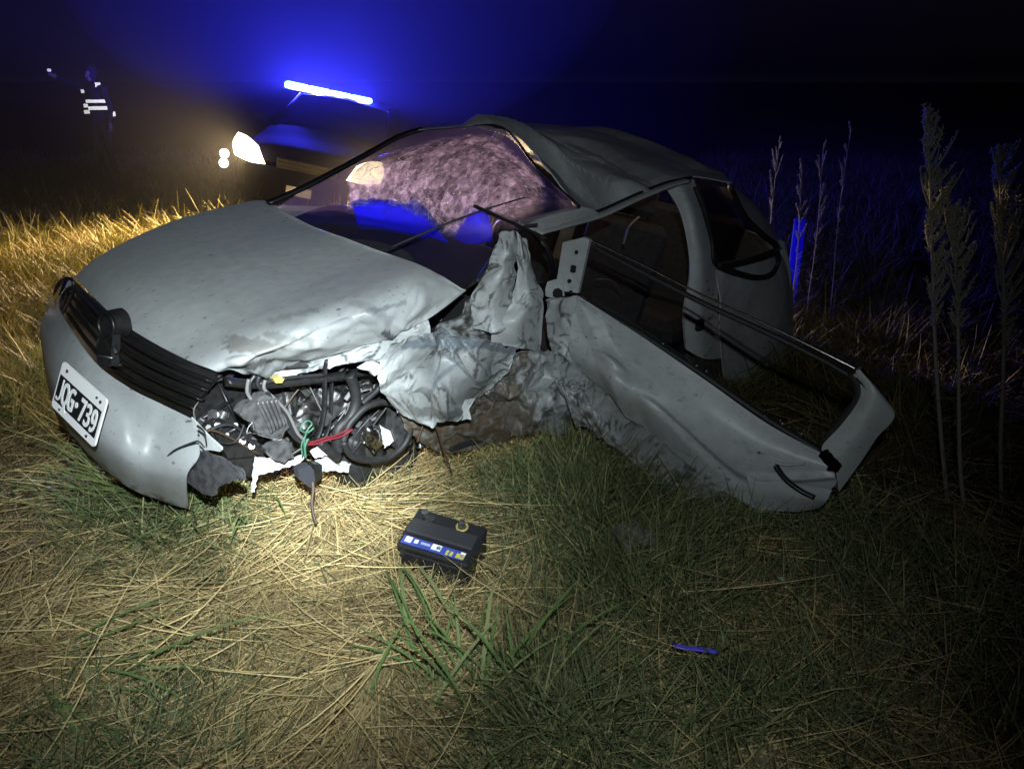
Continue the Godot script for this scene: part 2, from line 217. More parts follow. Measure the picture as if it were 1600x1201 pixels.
const AIR_BOX_LOWER := [Vector3(0.253, 0.495, -0.120), Vector3(0.317, 0.514, -0.120), Vector3(0.346, 0.493, -0.120), Vector3(0.356, 0.438, -0.120), Vector3(0.318, 0.427, -0.120), Vector3(0.271, 0.462, -0.120)]
const BRACKET_TRIM := [Vector3(0.202, 0.606, -0.100), Vector3(0.208, 0.578, -0.100), Vector3(0.259, 0.542, -0.100), Vector3(0.319, 0.508, -0.100), Vector3(0.259, 0.538, -0.100), Vector3(0.224, 0.556, -0.100), Vector3(0.182, 0.576, -0.100)]
const DARK_PANEL := [Vector3(0.209, 0.404, -0.320), Vector3(0.309, 0.391, -0.320), Vector3(0.331, 0.360, -0.320), Vector3(0.328, 0.269, -0.320), Vector3(0.270, 0.312, -0.320)]
const TORN_SHARD := [Vector3(0.052, 0.368, -0.321), Vector3(0.057, 0.427, -0.289), Vector3(0.065, 0.500, -0.235), Vector3(0.077, 0.522, -0.153), Vector3(0.091, 0.526, -0.060), Vector3(0.104, 0.518, 0.029), Vector3(0.105, 0.493, 0.032), Vector3(0.095, 0.465, -0.031), Vector3(0.088, 0.430, -0.078), Vector3(0.081, 0.373, -0.124), Vector3(0.074, 0.359, -0.173), Vector3(0.065, 0.367, -0.232), Vector3(0.057, 0.358, -0.287)]
const WHITE_REMNANT := [Vector3(0.244, 0.450, -0.160), Vector3(0.306, 0.425, -0.160), Vector3(0.372, 0.397, -0.160), Vector3(0.396, 0.405, -0.160), Vector3(0.421, 0.407, -0.160), Vector3(0.429, 0.390, -0.160), Vector3(0.397, 0.377, -0.160), Vector3(0.252, 0.379, -0.160), Vector3(0.241, 0.320, -0.160), Vector3(0.229, 0.324, -0.160), Vector3(0.237, 0.401, -0.160)]
const WHITE_REMNANT_B := [Vector3(0.452, 0.409, -0.160), Vector3(0.492, 0.425, -0.160), Vector3(0.539, 0.379, -0.160), Vector3(0.473, 0.378, -0.160)]
const GREY_REMNANT := [Vector3(0.500, 0.345, -0.200), Vector3(0.570, 0.346, -0.200), Vector3(0.610, 0.311, -0.200), Vector3(0.656, 0.287, -0.200), Vector3(0.647, 0.252, -0.200), Vector3(0.564, 0.285, -0.200), Vector3(0.506, 0.297, -0.200)]
const CONNECTOR := [Vector3(0.359, 0.403, -0.100), Vector3(0.403, 0.404, -0.100), Vector3(0.419, 0.380, -0.100), Vector3(0.425, 0.329, -0.100), Vector3(0.410, 0.313, -0.100), Vector3(0.362, 0.365, -0.100)]
const CONNECTOR_BODY := [Vector3(0.438, 0.386, -0.130), Vector3(0.472, 0.371, -0.130), Vector3(0.473, 0.318, -0.130), Vector3(0.455, 0.311, -0.130), Vector3(0.442, 0.330, -0.130)]
const DANGLING_LEAD := [Vector3(0.419, 0.348, -0.100), Vector3(0.415, 0.316, -0.080), Vector3(0.398, 0.274, -0.060), Vector3(0.393, 0.233, -0.040), Vector3(0.391, 0.213, -0.020)]
const RED_WIRE := [Vector3(0.402, 0.465, -0.140), Vector3(0.453, 0.456, -0.140), Vector3(0.499, 0.459, -0.140), Vector3(0.552, 0.457, -0.140), Vector3(0.600, 0.473, -0.140)]
const RED_WIRE_B := [Vector3(0.325, 0.540, -0.110), Vector3(0.363, 0.513, -0.110), Vector3(0.408, 0.483, -0.110)]
const GREEN_WIRE := [Vector3(0.393, 0.431, -0.100), Vector3(0.389, 0.490, -0.100), Vector3(0.400, 0.529, -0.100), Vector3(0.417, 0.548, -0.100), Vector3(0.400, 0.564, -0.100), Vector3(0.380, 0.553, -0.100), Vector3(0.376, 0.535, -0.100), Vector3(0.401, 0.520, -0.100), Vector3(0.425, 0.532, -0.100)]
const GREEN_WIRE_B := [Vector3(0.383, 0.439, -0.100), Vector3(0.379, 0.480, -0.100), Vector3(0.391, 0.508, -0.100)]
const BLACK_WIRE := [Vector3(0.240, 0.739, -0.150), Vector3(0.222, 0.713, -0.150), Vector3(0.222, 0.665, -0.150), Vector3(0.239, 0.644, -0.150), Vector3(0.279, 0.675, -0.150), Vector3(0.316, 0.604, -0.150), Vector3(0.354, 0.530, -0.150), Vector3(0.399, 0.471, -0.150), Vector3(0.449, 0.453, -0.150)]
const BLACK_WIRE_B := [Vector3(0.259, 0.728, -0.160), Vector3(0.256, 0.698, -0.160), Vector3(0.294, 0.655, -0.160), Vector3(0.341, 0.594, -0.160), Vector3(0.380, 0.510, -0.160), Vector3(0.415, 0.472, -0.160)]
const GREY_WIRE := [Vector3(0.207, 0.740, -0.130), Vector3(0.202, 0.698, -0.130), Vector3(0.221, 0.660, -0.130)]
const BLACK_HOSE := [Vector3(0.610, 0.663, -0.170), Vector3(0.630, 0.623, -0.170), Vector3(0.645, 0.558, -0.170), Vector3(0.625, 0.500, -0.170), Vector3(0.577, 0.466, -0.170), Vector3(0.568, 0.426, -0.170), Vector3(0.576, 0.370, -0.170)]
const COOLANT_HOSE := [Vector3(0.480, 0.445, -0.150), Vector3(0.526, 0.395, -0.150), Vector3(0.563, 0.357, -0.150)]
const BAR_TRIM := [Vector3(0.517, 0.736, -0.180), Vector3(0.517, 0.642, -0.180), Vector3(0.518, 0.546, -0.180), Vector3(0.504, 0.471, -0.180), Vector3(0.485, 0.431, -0.180)]
const BAR_TRIM_B := [Vector3(0.573, 0.641, -0.220), Vector3(0.574, 0.543, -0.220), Vector3(0.569, 0.459, -0.220), Vector3(0.546, 0.403, -0.220)]
const CABLE_ARC := [Vector3(0.266, 0.697, -0.170), Vector3(0.369, 0.698, -0.170), Vector3(0.512, 0.680, -0.170)]
const HOSE_STUB := [Vector3(0.758, 0.630, -0.160), Vector3(0.732, 0.585, -0.160), Vector3(0.690, 0.559, -0.160), Vector3(0.666, 0.544, -0.160)]
const STRAP := [Vector3(0.909, 0.490, -0.060), Vector3(0.950, 0.406, -0.060), Vector3(0.997, 0.299, -0.060), Vector3(1.052, 0.180, -0.060)]
const STRAP_B := [Vector3(0.915, 0.476, -0.080), Vector3(0.888, 0.424, -0.080), Vector3(0.871, 0.369, -0.080)]
const LEAF_SPRING := [Vector3(0.437, 0.628, -0.200), Vector3(0.487, 0.632, -0.200), Vector3(0.508, 0.608, -0.200)]
const RUBBER_LOOP := [Vector3(0.582, 0.418, -0.150), Vector3(0.599, 0.469, -0.150), Vector3(0.622, 0.496, -0.150), Vector3(0.676, 0.531, -0.150), Vector3(0.757, 0.533, -0.150), Vector3(0.824, 0.502, -0.150), Vector3(0.879, 0.442, -0.150), Vector3(0.893, 0.384, -0.150), Vector3(0.869, 0.330, -0.150), Vector3(0.809, 0.297, -0.150), Vector3(0.736, 0.299, -0.150), Vector3(0.659, 0.326, -0.150), Vector3(0.612, 0.363, -0.150), Vector3(0.582, 0.418, -0.150)]
const HUB_METAL := [Vector3(0.735, 0.407, -0.220), Vector3(0.795, 0.403, -0.220), Vector3(0.840, 0.370, -0.220), Vector3(0.872, 0.317, -0.220), Vector3(0.826, 0.296, -0.220), Vector3(0.790, 0.278, -0.220), Vector3(0.758, 0.315, -0.220), Vector3(0.720, 0.352, -0.220)]
const STRUT := [Vector3(0.836, 0.465, -0.200), Vector3(0.900, 0.450, -0.200), Vector3(0.930, 0.388, -0.200), Vector3(0.924, 0.306, -0.200), Vector3(0.868, 0.293, -0.200), Vector3(0.830, 0.380, -0.200)]
const LIFTING_EYE := [Vector3(0.783, 0.819, -0.060)]
const YELLOW_CLIP := [Vector3(0.297, 0.719, -0.150), Vector3(0.320, 0.724, -0.150), Vector3(0.338, 0.711, -0.150), Vector3(0.329, 0.698, -0.150), Vector3(0.306, 0.702, -0.150)]
const YELLOW_CLIP_B := [Vector3(0.704, 0.701, -0.200), Vector3(0.723, 0.703, -0.200), Vector3(0.736, 0.686, -0.200), Vector3(0.719, 0.676, -0.200), Vector3(0.704, 0.686, -0.200)]
const WHITE_CLIP := [Vector3(0.582, 0.722, -0.080), Vector3(0.621, 0.736, -0.080), Vector3(0.668, 0.723, -0.080), Vector3(0.686, 0.696, -0.080), Vector3(0.643, 0.685, -0.080), Vector3(0.623, 0.708, -0.080)]


var mats := {}
var taken := {}
var rough := FastNoiseLite.new()
var fine := FastNoiseLite.new()
var car: Node3D


# ---------------------------------------------------------------- naming and placing

func numbered(called: String) -> String:
	if not taken.has(called):
		taken[called] = 0
		return called
	taken[called] += 1
	return "%s_%03d" % [called, taken[called]]


func tag(o: Node, label: String, category: String, group := "", kind := "") -> void:
	if label:
		o.set_meta("label", label)
	if category:
		o.set_meta("category", category)
	if group:
		o.set_meta("group", group)
	if kind:
		o.set_meta("kind", kind)


func thing(called: String, at: Vector3, label: String, category: String, group := "") -> Node3D:
	var o := Node3D.new()
	o.name = numbered(called)
	add_child(o, true)
	o.position = at
	tag(o, label, category, group)
	return o


func holder(called: String, parent: Node) -> Node3D:
	var o := Node3D.new()
	o.name = called
	parent.add_child(o, true)
	return o


func put(called: String, mesh: Mesh, mat: Material, parent: Node = self) -> MeshInstance3D:
	var o := MeshInstance3D.new()
	o.name = numbered(called) if parent == self else called
	o.mesh = mesh
	o.material_override = mat
	parent.add_child(o, true)
	return o


# ---------------------------------------------------------------- materials

func srgb(r: float, g: float, b: float) -> Color:
	return Color(r, g, b).linear_to_srgb()


func mat(called: String, r: float, g: float, b: float, roughness := 0.6, metallic := 0.0, by_vertex := false) -> StandardMaterial3D:
	var m := StandardMaterial3D.new()
	m.resource_name = called
	m.albedo_color = srgb(r, g, b)
	m.roughness = roughness
	m.metallic = metallic
	m.vertex_color_use_as_albedo = by_vertex
	mats[called] = m
	return m


func tile(m: StandardMaterial3D, tex: Texture2D, scale: float) -> void:
	m.albedo_texture = tex
	m.uv1_triplanar = true
	m.uv1_scale = Vector3.ONE * scale


func noise_tex(size: int, freq: float, octaves: int, ramp: Array, normal := false, seed := 1) -> NoiseTexture2D:
	var n := FastNoiseLite.new()
	n.noise_type = FastNoiseLite.TYPE_SIMPLEX_SMOOTH
	n.frequency = freq
	n.fractal_octaves = octaves
	n.seed = seed
	var t := NoiseTexture2D.new()
	t.width = size
	t.height = size
	t.seamless = true
	t.noise = n
	if normal:
		t.as_normal_map = true
		t.bump_strength = 4.0
	if ramp:
		var g := Gradient.new()
		g.offsets = PackedFloat32Array(ramp.map(func(a): return a[0]))
		g.colors = PackedColorArray(ramp.map(func(a): return a[1]))
		t.color_ramp = g
	return t


func dirt_texture() -> ImageTexture:
	# road film on pale paint: a faint mottle with dust, drips and small dark spatters
	var r := RandomNumberGenerator.new()
	r.seed = 41
	var n := FastNoiseLite.new()
	n.seed = 9
	n.frequency = 0.012
	n.fractal_octaves = 5
	var im := Image.create(1024, 1024, false, Image.FORMAT_RGB8)
	for y in 1024:
		for x in 1024:
			var a := 0.93 + 0.07 * n.get_noise_2d(x, y) + 0.03 * n.get_noise_2d(x * 6.0, y * 6.0)
			im.set_pixel(x, y, Color(a, a * 0.995, a * 0.98))
	for k in 230:
		var x := r.randf() * 1024.0
		var y := r.randf() * 1024.0
		var w := r.randf_range(0.8, 3.0) * (2.2 if r.randf() < 0.06 else 1.0)
		var l := w * r.randf_range(1.0, 3.2)
		var d := r.randf_range(0.25, 0.75)
		for yy in range(int(y - w), int(y + w) + 1):
			for xx in range(int(x - l), int(x + l) + 1):
				var q := pow((xx - x) / l, 2.0) + pow((yy - y) / w, 2.0)
				if q < 1.0 + 0.5 * n.get_noise_2d(xx * 20.0, yy * 20.0):
					var c := im.get_pixel(posmod(xx, 1024), posmod(yy, 1024))
					im.set_pixel(posmod(xx, 1024), posmod(yy, 1024), c.lerp(Color(0.1, 0.09, 0.08), d))
	for k in 60:      # fine scratches
		var p := Vector2(r.randf(), r.randf()) * 1024.0
		var d := Vector2.from_angle(r.randfn(0.3, 0.35)) * (1.0 if r.randf() < 0.5 else -1.0)
		var tone := 0.55 if r.randf() < 0.6 else 1.0
		for q in int(r.randf_range(30, 240)):
			p += d
			d = d.rotated(r.randfn(0, 0.01))
			var c := im.get_pixel(posmod(int(p.x), 1024), posmod(int(p.y), 1024))
			im.set_pixel(posmod(int(p.x), 1024), posmod(int(p.y), 1024), c.lerp(Color(tone, tone, tone), 0.5))
	return ImageTexture.create_from_image(im)


func crack_texture() -> ImageTexture:
	# laminated glass crazed into small cells: bright crack lines in a milky film
	var n := FastNoiseLite.new()
	n.noise_type = FastNoiseLite.TYPE_CELLULAR
	n.cellular_return_type = FastNoiseLite.RETURN_DISTANCE2_SUB
	n.frequency = 0.013
	n.seed = 5
	n.domain_warp_enabled = true
	n.domain_warp_amplitude = 7.0
	n.domain_warp_frequency = 0.02
	var c := FastNoiseLite.new()
	c.noise_type = FastNoiseLite.TYPE_CELLULAR
	c.cellular_return_type = FastNoiseLite.RETURN_DISTANCE2_SUB
	c.frequency = 0.036
	c.seed = 8
	var s := FastNoiseLite.new()
	s.frequency = 0.012
	s.seed = 3
	s.fractal_octaves = 4
	var cell: FastNoiseLite = n.duplicate()
	cell.cellular_return_type = FastNoiseLite.RETURN_CELL_VALUE
	var small: FastNoiseLite = c.duplicate()
	small.cellular_return_type = FastNoiseLite.RETURN_CELL_VALUE
	var im := Image.create(768, 768, false, Image.FORMAT_RGBA8)
	for y in 768:
		for x in 768:
			var d := 1.0 + n.get_noise_2d(x, y)
			var e := 1.0 + c.get_noise_2d(x, y)
			var k := clampf(1.0 - d * 8.0, 0.0, 1.0) + 0.45 * clampf(1.0 - e * 6.0, 0.0, 1.0)
			var tone := 0.36 * cell.get_noise_2d(x, y) + 0.2 * small.get_noise_2d(x, y)
			var v := clampf(0.58 + 0.6 * k + tone + 0.28 * s.get_noise_2d(x, y), 0.06, 1.0)
			im.set_pixel(x, y, Color(v, v, v, clampf(0.8 + 0.3 * k + 0.5 * tone, 0.45, 1.0)))
	return ImageTexture.create_from_image(im)


func make_materials() -> void:
	var grime := dirt_texture()
	var p := mat("pale_paint", 1, 1, 1, 0.5, 0.0, true)
	tile(p, grime, 1.15)
	p.clearcoat_enabled = true
	p.clearcoat = 0.2
	p.clearcoat_roughness = 0.3
	var q := mat("crumpled_paint", 1, 1, 1, 0.5, 0.0, true)
	tile(q, grime, 2.1)
	q.clearcoat_enabled = true
	q.clearcoat = 0.15
	q.clearcoat_roughness = 0.3
	var dusty := noise_tex(512, 0.02, 5, [[0.0, Color(0.45, 0.45, 0.45)], [0.5, Color(0.8, 0.8, 0.8)], [1.0, Color(1, 1, 1)]], false, 4)
	for a in [["black_plastic", 0.014, 0.45], ["black_rubber", 0.016, 0.6], ["grey_plastic", 0.075, 0.32], ["dark_cloth", 0.02, 0.9], ["engine_dark", 0.05, 0.5], ["black_trim", 0.009, 0.4], ["dusty_black", 0.045, 0.7]]:
		tile(mat(a[0], a[1] * 1.25, a[1] * 1.22, a[1] * 1.25, a[2]), dusty, 2.3)
	var eng := mat("engine_mess", 1, 1, 1, 0.42, 0.35, true)
	tile(eng, dusty, 7.0)
	tile(mat("cast_metal", 0.34, 0.34, 0.33, 0.38, 0.85), dusty, 6.0)
	tile(mat("bright_metal", 0.7, 0.7, 0.7, 0.22, 1.0), dusty, 5.0)
	mat("white_plastic", 0.6, 0.6, 0.59, 0.4)
	mat("reflector_white", 0.6, 0.6, 0.6, 0.35)
	mat("red_insulation", 0.13, 0.012, 0.02, 0.5)
	mat("green_insulation", 0.04, 0.12, 0.075, 0.5)
	mat("grey_insulation", 0.13, 0.125, 0.12, 0.5)
	mat("black_insulation", 0.018, 0.018, 0.02, 0.42)
	mat("yellow_plastic", 0.34, 0.27, 0.09, 0.5)
	mat("brown_lead", 0.05, 0.03, 0.018, 0.6)
	mat("mud", 0.17, 0.12, 0.075, 0.95)
	mat("matt_black", 0.006, 0.006, 0.006, 0.9)
	var g := mat("tinted_glass", 0.02, 0.025, 0.03, 0.04)
	g.albedo_color = Color(0.02, 0.025, 0.03, 0.7)
	g.transparency = BaseMaterial3D.TRANSPARENCY_ALPHA
	var wg := mat("clear_glass", 0.1, 0.1, 0.1, 0.05)
	wg.albedo_color = Color(0.12, 0.12, 0.13, 0.12)
	wg.transparency = BaseMaterial3D.TRANSPARENCY_ALPHA
	var cg := mat("crazed_glass", 0.1, 0.095, 0.11, 0.32)
	cg.albedo_color = Color(0.95, 0.91, 1.0, 1.0)
	cg.metallic = 0.25
	cg.vertex_color_use_as_albedo = true
	cg.albedo_texture = crack_texture()
	cg.transparency = BaseMaterial3D.TRANSPARENCY_ALPHA
	cg.backlight_enabled = true
	cg.backlight = Color(0.9, 0.86, 1)
	cg.uv1_triplanar = true
	cg.uv1_scale = Vector3.ONE * 2.2
	var hg := mat("hazy_glass", 0.03, 0.03, 0.04, 0.35)
	hg.albedo_color = Color(0.1, 0.09, 0.17, 0.5)
	hg.transparency = BaseMaterial3D.TRANSPARENCY_ALPHA
	hg.backlight_enabled = true
	hg.backlight = Color(0.2, 0.18, 0.34)
	var cw := mat("crack_white", 0.85, 0.82, 0.9, 0.3)
	cw.backlight_enabled = true
	cw.backlight = Color(1, 1, 1)
	var pl := mat("plate_white", 0.88, 0.88, 0.87, 0.5)
	pl.rim_enabled = true
	pl.rim = 1.0
	pl.rim_tint = 0.0
	mat("plate_black", 0.012, 0.012, 0.014, 0.4)
	mat("lamp_chrome", 0.8, 0.8, 0.82, 0.18, 1.0)
	var soil := mat("soil", 1, 1, 1, 0.98)
	tile(soil, noise_tex(1024, 0.02, 6, [[0.0, Color(0.11, 0.085, 0.055)], [0.45, Color(0.22, 0.17, 0.1)], [0.7, Color(0.3, 0.24, 0.14)], [1.0, Color(0.4, 0.33, 0.2)]], false, 2), 0.9)
	soil.uv1_world_triplanar = true
	var blade := mat("blade", 1, 1, 1, 0.75, 0.0, true)
	blade.backlight_enabled = true
	blade.backlight = Color(0.35, 0.35, 0.3)
	tile(mat("asphalt", 1, 1, 1, 0.9), noise_tex(512, 0.2, 3, [[0.0, Color(0.16, 0.16, 0.17)], [1.0, Color(0.28, 0.28, 0.29)]]), 1.0)
	mat("patrol_paint", 0.01, 0.01, 0.013, 0.85).metallic_specular = 0.15
	mat("navy_cloth", 0.008, 0.009, 0.016, 0.9)
	mat("skin", 0.35, 0.2, 0.13, 0.6)
	mat("hair", 0.01, 0.008, 0.006, 0.7)
	var tape := mat("reflective_tape", 0.95, 0.95, 0.95, 0.24, 1.0)
	tape.resource_name = "reflective_tape"


# ---------------------------------------------------------------- shapes

func hash_at(i: float, j: float, seed: float) -> float:
	return fposmod(sin(i * 127.1 + j * 311.7 + seed * 74.7) * 43758.5453, 1.0) * 2.0 - 1.0


func facet(q: Vector2, seed: float) -> Vector2:
	# flat triangular facets that meet in sharp creases: (height, nearness to a crease)
	var k := (q.x + q.y) * 0.366025
	var a := Vector2(q.x + k, q.y + k)
	var c := a.floor()
	var f := a - c
	var h0 := hash_at(c.x, c.y, seed)
	var h3 := hash_at(c.x + 1.0, c.y + 1.0, seed)
	if f.x > f.y:
		return Vector2(h0 * (1.0 - f.x) + hash_at(c.x + 1.0, c.y, seed) * (f.x - f.y) + h3 * f.y, minf(minf(1.0 - f.x, f.x - f.y), f.y))
	return Vector2(h0 * (1.0 - f.y) + hash_at(c.x, c.y + 1.0, seed) * (f.y - f.x) + h3 * f.x, minf(minf(1.0 - f.y, f.y - f.x), f.x))


func crumple(q: Vector2, freq: float, seed: int) -> Vector2:
	# creased sheet metal: large facets broken here and there into smaller ones
	var w := Vector2(rough.get_noise_2d(q.x * 2.5 + seed, q.y * 2.5), rough.get_noise_2d(q.x * 2.5, q.y * 2.5 + seed * 3.1)) * 0.035
	var p := (q + w) * freq * 0.62
	p += Vector2(rough.get_noise_2d(p.x * 0.62 + seed * 1.7, p.y * 0.62), rough.get_noise_2d(p.x * 0.62, p.y * 0.62 + seed * 2.9)) * 0.42
	var a := facet(p, seed)
	var b := facet(p * 2.1 + Vector2(7.3, 1.9), seed + 5.0)
	var c := facet(p * 4.3, seed + 9.0)
	var busy := smoothstep(-0.2, 0.5, rough.get_noise_2d(q.x * 5.0 + 31.0, q.y * 5.0 + seed))
	return Vector2(0.75 * a.x + (0.25 + 0.3 * busy) * b.x + (0.04 + 0.12 * busy) * c.x, minf(a.y, b.y * 0.8 + 0.3 * (1.0 - busy)))


func spline(a: Vector3, b: Vector3, c: Vector3, d: Vector3, t: float) -> Vector3:
	return b.cubic_interpolate(c, a, d, t)


func spread_line(pts: Array, n: int) -> Array:
	var out := []
	for i in pts.size() - 1:
		for k in n:
			out.append(spline(pts[maxi(i - 1, 0)], pts[i], pts[i + 1], pts[mini(i + 2, pts.size() - 1)], float(k) / n))
	out.append(pts[-1])
	return out


func patch(rows: Array, o := {}) -> ArrayMesh:
	# a sheet through a grid of points: smooth between them, then creased, stained and given thickness
	var sub: int = o.get("sub", 8)
	var amp: float = o.get("amp", 0.0)
	var freq: float = o.get("freq", 9.0)
	var seed: int = o.get("seed", 1)
	var thick: float = o.get("thick", 0.004)
	var weight: Callable = o.get("weight", func(_s, _t): return 1.0)
	var base: Color = o.get("color", Color(1, 1, 1))
	var marks: Array = o.get("marks", [])
	var flake_shade: float = o.get("flake_shade", 0.0)
	var fade: float = o.get("fade", 0.0)
	var folds: Array = o.get("folds", [])
	var mud: Callable = o.get("mud", func(_s, _t): return 0.0)
	var mud_color: Color = o.get("mud_color", Color(0.13, 0.095, 0.06))
	var squash: Vector2 = o.get("squash", Vector2.ONE)
	var span := Vector2(((rows[0][0] as Vector3) - rows[-1][0]).length() + ((rows[0][-1] as Vector3) - rows[-1][-1]).length(), ((rows[0][0] as Vector3) - rows[0][-1]).length() + ((rows[-1][0] as Vector3) - rows[-1][-1]).length()) * 0.5 * squash
	var across := []
	for r in rows:
		across.append(spread_line(r, sub))
	var m: int = across[0].size()
	var down := []
	for j in m:
		var col := []
		for r in across:
			col.append(r[j])
		down.append(spread_line(col, sub))
	var n: int = down[0].size()
	var pos := PackedVector3Array()
	pos.resize(n * m)
	for i in n:
		for j in m:
			pos[i * m + j] = down[j][i]
	var nor := grid_normals(pos, n, m)
	var torn: float = o.get("torn", 0.0)
	if torn > 0.0:
		for i in n:
			for j in m:
				var e := mini(mini(i, n - 1 - i), mini(j, m - 1 - j))
				if e < 5:
					var p := pos[i * m + j]
					var ds := (pos[mini(i + 1, n - 1) * m + j] - pos[maxi(i - 1, 0) * m + j]).normalized()
					var dt := (pos[i * m + mini(j + 1, m - 1)] - pos[i * m + maxi(j - 1, 0)]).normalized()
					var k := torn * (1.0 - e / 5.0) * (fine.get_noise_3dv(p * 6.0) * 2.0 + 0.25 * fine.get_noise_3dv(p * 45.0))
					pos[i * m + j] = p + (ds * (1.0 if mini(i, n - 1 - i) == e else 0.3) + dt * (1.0 if mini(j, m - 1 - j) == e else 0.3)) * k
	var col := PackedColorArray()
	col.resize(n * m)
	for i in n:
		for j in m:
			var k := i * m + j
			var s := float(i) / (n - 1)
			var t := float(j) / (m - 1)
			var p := pos[k]
			var crease := Vector2(0, 1)
			if amp > 0.0:
				var w: float = (weight as Callable).call(s, t)
				if w > 0.0:
					crease = crumple(Vector2(s, t) * span, freq, seed)
					pos[k] = p + nor[k] * crease.x * amp * w
			for a in folds:      # long folds: [from, to, half width, height]
				var near := Geometry2D.get_closest_point_to_segment(Vector2(s, t), a[0], a[1])
				pos[k] += nor[k] * a[3] * maxf(0.0, 1.0 - (Vector2(s, t) - near).length() / a[2])
			var c := base
			var q: float = (mud as Callable).call(s, t)
			if q > 0.0:
				var z := smoothstep(0.35, 0.65, q + 0.45 * fine.get_noise_3dv(p * 22.0) + 0.15 * rough.get_noise_3dv(p * 9.0))
				c = c.lerp(mud_color * (0.75 + 0.5 * fine.get_noise_3dv(p * 50.0)), z)
			if flake_shade > 0.0 and crease.y < 0.085:
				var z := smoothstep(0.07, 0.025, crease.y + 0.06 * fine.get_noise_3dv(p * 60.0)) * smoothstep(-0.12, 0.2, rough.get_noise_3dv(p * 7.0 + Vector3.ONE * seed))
				c = c.lerp(Color(0.08, 0.085, 0.092), z * flake_shade)  # shade of the creases and bare flaked paint, both put into the colour
			for a in marks:
				var near := Geometry2D.get_closest_point_to_segment(Vector2(s, t), a[0], a[1])
				var d: float = (Vector2(s, t) - near).length() / a[2] + 0.55 * fine.get_noise_3dv(p * 30.0)
				c = c.lerp(a[3], smoothstep(1.0, 0.75, d) * a[4])
			var alpha := 1.0
			if fade > 0.0:
				alpha = smoothstep(0.0, fade, minf(minf(s * 1.0, 1.0 - s), minf(t * 3.0, 1.0 - t)) + 0.35 * fade * fine.get_noise_3dv(p * 18.0))
			col[k] = Color(c.r, c.g, c.b, alpha)
	if amp > 0.0 or folds:
		nor = grid_normals(pos, n, m)
	var idx := PackedInt32Array()
	for i in n - 1:
		for j in m - 1:
			var a := i * m + j
			idx.append_array([a, a + 1, a + m, a + 1, a + m + 1, a + m])
	if thick > 0.0:
		var base_at := pos.size()
		for k in base_at:
			pos.append(pos[k] - nor[k] * thick)
			nor.append(-nor[k])
			col.append(col[k] * 0.8)
		for i in n - 1:
			for j in m - 1:
				var a := base_at + i * m + j
				idx.append_array([a, a + m, a + 1, a + 1, a + m, a + m + 1])
		var rim := []
		for j in m:
			rim.append(j)
		for i in range(1, n):
			rim.append(i * m + m - 1)
		for j in range(m - 2, -1, -1):
			rim.append((n - 1) * m + j)
		for i in range(n - 2, -1, -1):
			rim.append(i * m)
		for k in rim.size() - 1:
			var a: int = rim[k]
			var b: int = rim[k + 1]
			var face := (pos[b] - pos[a]).cross(nor[a]).normalized()
			var at := pos.size()
			for v in [a, b, b + base_at, a + base_at]:
				pos.append(pos[v])
				nor.append(-face)
				col.append(col[a])
			idx.append_array([at, at + 2, at + 1, at, at + 3, at + 2])
	if o.get("crisp", false):
		return flat_faces(pos, idx, col)
	return arrays(pos, nor, idx, col)


func flat_faces(pos: PackedVector3Array, idx: PackedInt32Array, col: PackedColorArray) -> ArrayMesh:
	# every triangle keeps its own normal, so that creases stay sharp
	var p := PackedVector3Array()
	var n := PackedVector3Array()
	var c := PackedColorArray()
	p.resize(idx.size())
	n.resize(idx.size())
	c.resize(idx.size())
	for t in range(0, idx.size(), 3):
		var a := pos[idx[t]]
		var f := (pos[idx[t + 2]] - a).cross(pos[idx[t + 1]] - a)
		f = f.normalized() if f.length_squared() > 1e-20 else Vector3.UP
		for e in 3:
			p[t + e] = pos[idx[t + e]]
			n[t + e] = f
			c[t + e] = col[idx[t + e]]
	return arrays(p, n, PackedInt32Array(range(idx.size())), c)


func grid_normals(pos: PackedVector3Array, n: int, m: int) -> PackedVector3Array:
	var nor := PackedVector3Array()
	nor.resize(n * m)
	for i in n:
		for j in m:
			var ds := pos[mini(i + 1, n - 1) * m + j] - pos[maxi(i - 1, 0) * m + j]
			var dt := pos[i * m + mini(j + 1, m - 1)] - pos[i * m + maxi(j - 1, 0)]
			var c := ds.cross(dt)
			nor[i * m + j] = c.normalized() if c.length_squared() > 1e-18 else Vector3.UP
	return nor


func arrays(pos: PackedVector3Array, nor: PackedVector3Array, idx: PackedInt32Array, col := PackedColorArray()) -> ArrayMesh:
	var a := []
	a.resize(Mesh.ARRAY_MAX)
	a[Mesh.ARRAY_VERTEX] = pos
	a[Mesh.ARRAY_NORMAL] = nor
	a[Mesh.ARRAY_INDEX] = idx
	if col.size():
		a[Mesh.ARRAY_COLOR] = col
	var m := ArrayMesh.new()
	m.add_surface_from_arrays(Mesh.PRIMITIVE_TRIANGLES, a)
	return m


